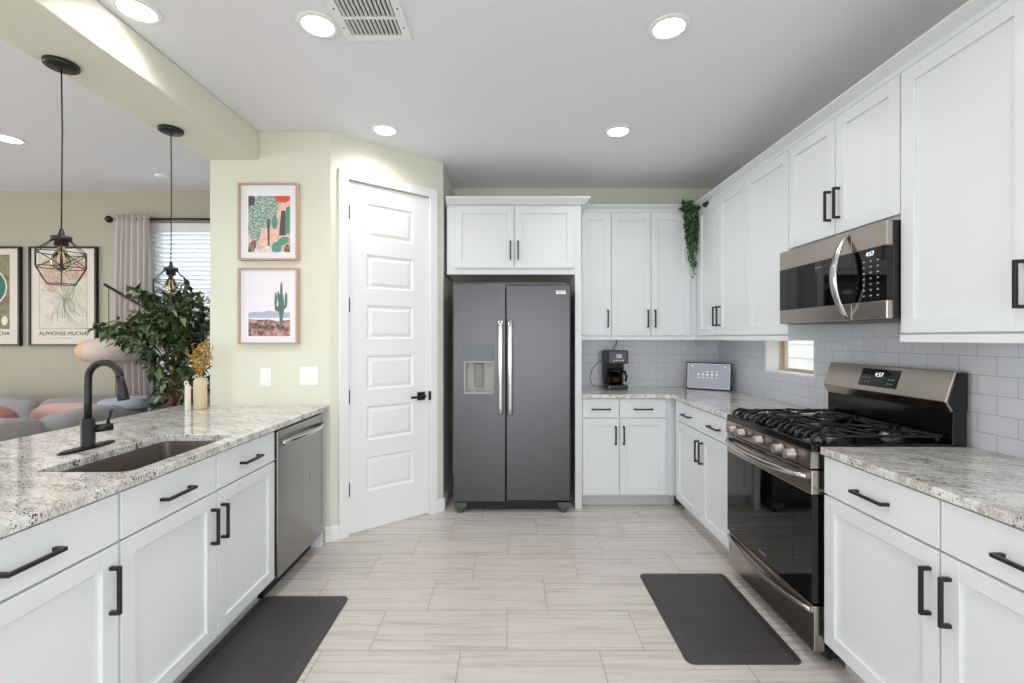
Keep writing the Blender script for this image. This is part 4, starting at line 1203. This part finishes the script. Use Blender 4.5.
tree('potted_ficus', 'bushy green ficus tree in a pot between the peninsula and the window', (-2.62, 3.56, 0), 0.15, 0.32, 1.42,
     [(-.05, 0, 1.45, .27, .24, .34, 3), (.04, 0, 1.05, .26, .22, .28, 1.6), (-.42, 0.0, 1.46, .25, .16, .06, .8), (-.10, 0, 1.70, .26, .22, .16, 1.4), (.18, 0, 1.5, .20, .20, .32, 1.4)], 2500, 0.080, 0.038, M['leaf'], 11, 0.024)
tree('potted_eucalyptus', 'taller blue-green leafy plant behind the ficus, against the green wall end', (-2.52, 4.05, 0), 0.14, 0.30, 1.6,
     [(-.06, 0, 1.58, .20, .12, .33, 2), (-.02, 0, 1.1, .16, .12, .25, 1)], 520, 0.062, 0.048, M['leaf_blue'], 5, 0.01)

# vine on the corner cabinets
vn = thing('trailing_vine', 'green ivy trailing down from the top of the corner wall cabinets', 'plant', (1.535, 3.855, 2.526))
rnd = random.Random(3); fm = MB(); sm = MB()
for k in range(34):
    x = rnd.uniform(-.085, .055); yy = rnd.uniform(-.03, .035); L = rnd.uniform(.15, .60) * (1 - abs(x + .01) * 4.2)
    L = max(L, .08); top = Vector((x, yy + .05, rnd.uniform(-.01, .02)))
    a = Vector((x * .9, yy, -.05)); b = Vector((x * .55 + .012 + rnd.uniform(-.012, .012), yy - .008, -.05 - L))
    pts = [top, Vector((x, yy + .01, rnd.uniform(.0, .03))), a, a.lerp(b, .5) + Vector((rnd.uniform(-.01, .01), 0, 0)), b]
    sm.tube(pts, .0012, 4)
    for q in range(int(16 + L * 60)):
        t = rnd.random(); p = a.lerp(b, t) + rv(rnd) * .012
        if rnd.random() < .25: p = top.lerp(a, rnd.random()) + rv(rnd) * .02
        leaf(fm, p, rv(rnd) + Vector((0, -.6, -.5)), Vector((0, -1, .4)), rnd.uniform(.018, .030), rnd.uniform(.014, .022))
for v in fm.bm.verts:
    if v.co.y > 0.075: v.co.y = 0.075
sm.build('stems', M['leaf_vine'], vn); fm.build('leaves', M['leaf_vine'], vn, recalc=False)
wc = thing('security_camera', 'tiny round black camera beside the ivy at the cabinet corner', 'camera', (1.575, 3.70, 2.462))
MB().lathe([(0.001, -.022), (.014, -.022), (.021, -.012), (.021, .010), (.012, .016), (.001, .016)], (0, 0, 0), 20, 'x').build('body', M['black'], wc)
MB().lathe([(0.001, -.0245), (.008, -.0245), (.009, -.0215), (.001, -.0215)], (0, 0, 0), 16, 'x').build('lens', M['blackglass'], wc)
MB().box(0.0, .018, -.006, .006, .014, .028).build('bracket', M['black'], wc)

# vases
def vase(label, x, y, r_, h_, mat, group='ceramic bottle vases'):
    t = thing('bottle_vase', label, 'vase', (x, y, CT1), 0, group)
    b = h_ - .05
    m = MB().lathe([(0.001, .0005), (r_ * .96, .0005), (r_, .006), (r_, b), (r_ * .9, b + .012), (r_ * .45, b + .02), (r_ * .42, b + .026), (r_ * .3, b + .026), (r_ * .3, b), (0.001, b)], n=28)
    m.build('body', mat, t)
    m = MB().tube([(-r_ * .62 + .010 * math.cos(2 * PI * k / 14), 0, b + .030 + .014 * math.sin(2 * PI * k / 14)) for k in range(14)], .0048, 8, closed=True)
    m.build('loop_handle', mat, t)
    return t
vase('short slim cream bottle vase left of the sand-coloured vase, on the peninsula corner', -2.032, 2.880, 0.0165, 0.190, M['cream'])
vase('sand-coloured bottle vase holding golden dried sprigs on the peninsula corner', -1.998, 2.945, 0.038, 0.225, M['sand'])
ds_ = thing('dried_sprigs', 'golden dried leafy sprigs standing in the sand-coloured vase', 'dried flowers', (-1.998, 2.945, CT1 + .185))
rnd = random.Random(8); m = MB(); fm = MB()
for k in range(16):
    a = rnd.uniform(0, 2 * PI); sp = rnd.uniform(.03, .12); hh = rnd.uniform(.12, .27)
    e_ = Vector((math.cos(a) * sp - .01, math.sin(a) * sp * .8, hh)); b_ = Vector((math.cos(a) * .006, math.sin(a) * .006, 0))
    md = b_.lerp(e_, .5) + Vector((0, 0, .02)); m.tube([b_, md, e_], .0013, 5)
    for q in range(26):
        t = rnd.uniform(.35, 1.03); p = b_.lerp(e_, t) + rv(rnd) * .008
        leaf(fm, p, rv(rnd) + Vector((0, 0, .6)), rv(rnd), rnd.uniform(.014, .026), rnd.uniform(.008, .014))
m.build('stems', M['gold_leaf'], ds_); fm.build('dried_leaves', M['gold_leaf'], ds_, recalc=False)

# ---------------------------------------------------------------- living room
# curtain + rod
rod = thing('curtain_rod', 'black curtain rod with round finial above the living room window', 'curtain rod', (0, YL - .075, 2.500))
MB().cyl((-3.76, 0, 0), (XP0 - .02, 0, 0), 0.0125, 16).build('rod', M['black'], rod)
MB().lathe([(0.001, -.03), (.018, -.028), (.030, -.012), (.034, 0), (.030, .014), (.016, .022), (.013, .03), (.001, .03)], (-3.775, 0, 0), 20, 'x').build('finial', M['black'], rod)
for x in (-3.735, -2.12): MB().box(x - .008, x + .008, 0.005, .0745, -.008, .008).build('bracket', M['black'], rod)
m = MB(); nx, nz = 90, 24; grid = []
for j in range(nz + 1):
    t = j / nz; z = 2.535 - t * 2.50; rw = []
    spread = 0.33 + 0.05 * t
    for i in range(nx + 1):
        u = i / nx; x = -3.715 + u * spread + .008 * math.sin(u * 9 + t * 3)
        amp = (0.018 + .022 * min(1, t * 3)); yy = YL - .078 + amp * math.sin(u * 2 * PI * 6.5 + .6 * math.sin(t * 4)) 
        rw.append(m.bm.verts.new((x, min(yy, YL - .03) - .016, z)))
    grid.append(rw)
for j in range(nz):
    for i in range(nx):
        f = m.bm.faces.new((grid[j][i], grid[j][i + 1], grid[j + 1][i + 1], grid[j + 1][i])); f.smooth = True
cu = m.build('curtain', M['curtain'], recalc=False)
so = cu.modifiers.new('thickness', 'SOLIDIFY'); so.thickness = 0.003
tag(cu, 'gathered beige linen curtain hanging left of the living room window', 'curtain')
# blinds
bl = thing('window_blind', 'white horizontal slat blind in the living room window', 'blind', (0, YL + .035, 0))
MB().box(LX0 + .01, LX1 - .01, -.03, .03, LZ1 - .09, LZ1 - .005, .003).build('headrail', M['trimwhite'], bl)
m = MB(); z = LZ1 - .12
while z > LZ0 + .06:
    m.obox(((LX0 + LX1) / 2, 0, z), (LX1 - LX0 - .03, .048, .0028), Matrix.Rotation(-0.62, 3, 'X')); z -= .043
m.build('slats', M['blind'], bl)
MB().box(LX0 + .015, LX1 - .015, -.02, .02, LZ0 + .02, LZ0 + .045, .003).build('bottom_rail', M['trimwhite'], bl)
# arc lamp
al = thing('arc_lamp', 'floor lamp whose black arm carries a wide woven oval shade', 'floor lamp', (-2.93, 3.98, 0))
MB().lathe([(0.001, .0005), (.12, .0005), (.12, .015), (.10, .022), (.001, .022)]).build('base', M['black'], al)
MB().cyl((0, 0, .02), (0, 0, 1.50), .011, 12).build('pole', M['black'], al)
MB().tube([(0.04, 0, 1.475), (-.60, 0, 1.850)], .0125, 10).build('arm', M['black'], al)
MB().tube([(-.565, 0, 1.815), (-.565, 0, 1.38)], .003, 6).build('cord', M['black'], al)
sh_ = MB().lathe([(0.03, .115), (.10, .108), (.18, .085), (.225, .045), (.238, 0), (.225, -.045), (.18, -.085), (.10, -.108), (.03, -.115)], n=48).build('lamp_shade', M['weave'], al)
sh_.location = (-.54, 0, 1.275)
# sectional sofa
sf = thing('sectional_sofa', 'grey fabric sectional sofa in the living room behind the peninsula', 'sofa', (0, 0, 0))
MB().box(-5.6, -3.08, 3.45, 4.24, 0.08, 0.40, .03).box(-3.62, -2.82, 1.7, 3.45, 0.08, 0.40, .03).build('base', M['sofa'], sf)
MB().box(-5.6, -3.08, 4.03, 4.20, 0.40, 0.74, .05, 3).box(-2.98, -2.82, 1.7, 3.74, 0.40, 0.74, .05, 3).build('back', M['sofa'], sf)
for x in (-5.2, -4.45, -3.72): MB().soft((x, 3.76, .47), (.76, .60, .18), 6).build('seat_cushion', M['sofa'], sf)
for y in (2.10, 2.95): MB().soft((-3.30, y, .47), (.56, .84, .18), 6).build('seat_cushion', M['sofa'], sf)
for x, w_ in ((-5.16, .70), (-4.44, .72), (-3.72, .70)): MB().soft((x, 4.01, .67), (w_, .24, .40), 5, wob=.04).build('back_cushion', M['sofa'], sf)
for y, l_, t_ in ((2.44, .96, .91), (3.34, .80, .885)): MB().soft((-3.02, y, t_ - .2), (.26, l_, .40), 4.6, wob=.05).build('back_cushion', M['sofa'], sf)
for x in (-5.5, -3.2):
    for y in (3.55, 4.18): MB().cyl((x, y, 0), (x, y, .085), .02, 10).build('leg', M['black'], sf)
MB().cyl((-2.9, 1.8, 0), (-2.9, 1.8, .085), .02, 10).build('leg', M['black'], sf)
pk = MB().soft((-3.50, 3.66, .69), (.60, .15, .36), 3.6, rot=Matrix.Rotation(.25, 3, 'X')).build('throw_pillow', M['pink']); tag(pk, 'pink throw pillow on the grey sofa beside the wall-side cushions', 'pillow')
pr = MB().soft((-3.86, 3.40, .715), (.42, .15, .34), 3.2, rot=Matrix.Rotation(.3, 3, 'X')).build('throw_pillow', M['red']); tag(pr, 'dark red and pink patterned pillow at the left picture edge on the sofa', 'pillow')
th = MB().soft((-3.00, 3.60, .875), (.34, .34, .09), 3.0, wob=.15).build('throw_blanket', M['sofa_blue']); tag(th, 'folded blue-grey throw over the right end of the sofa back', 'blanket')
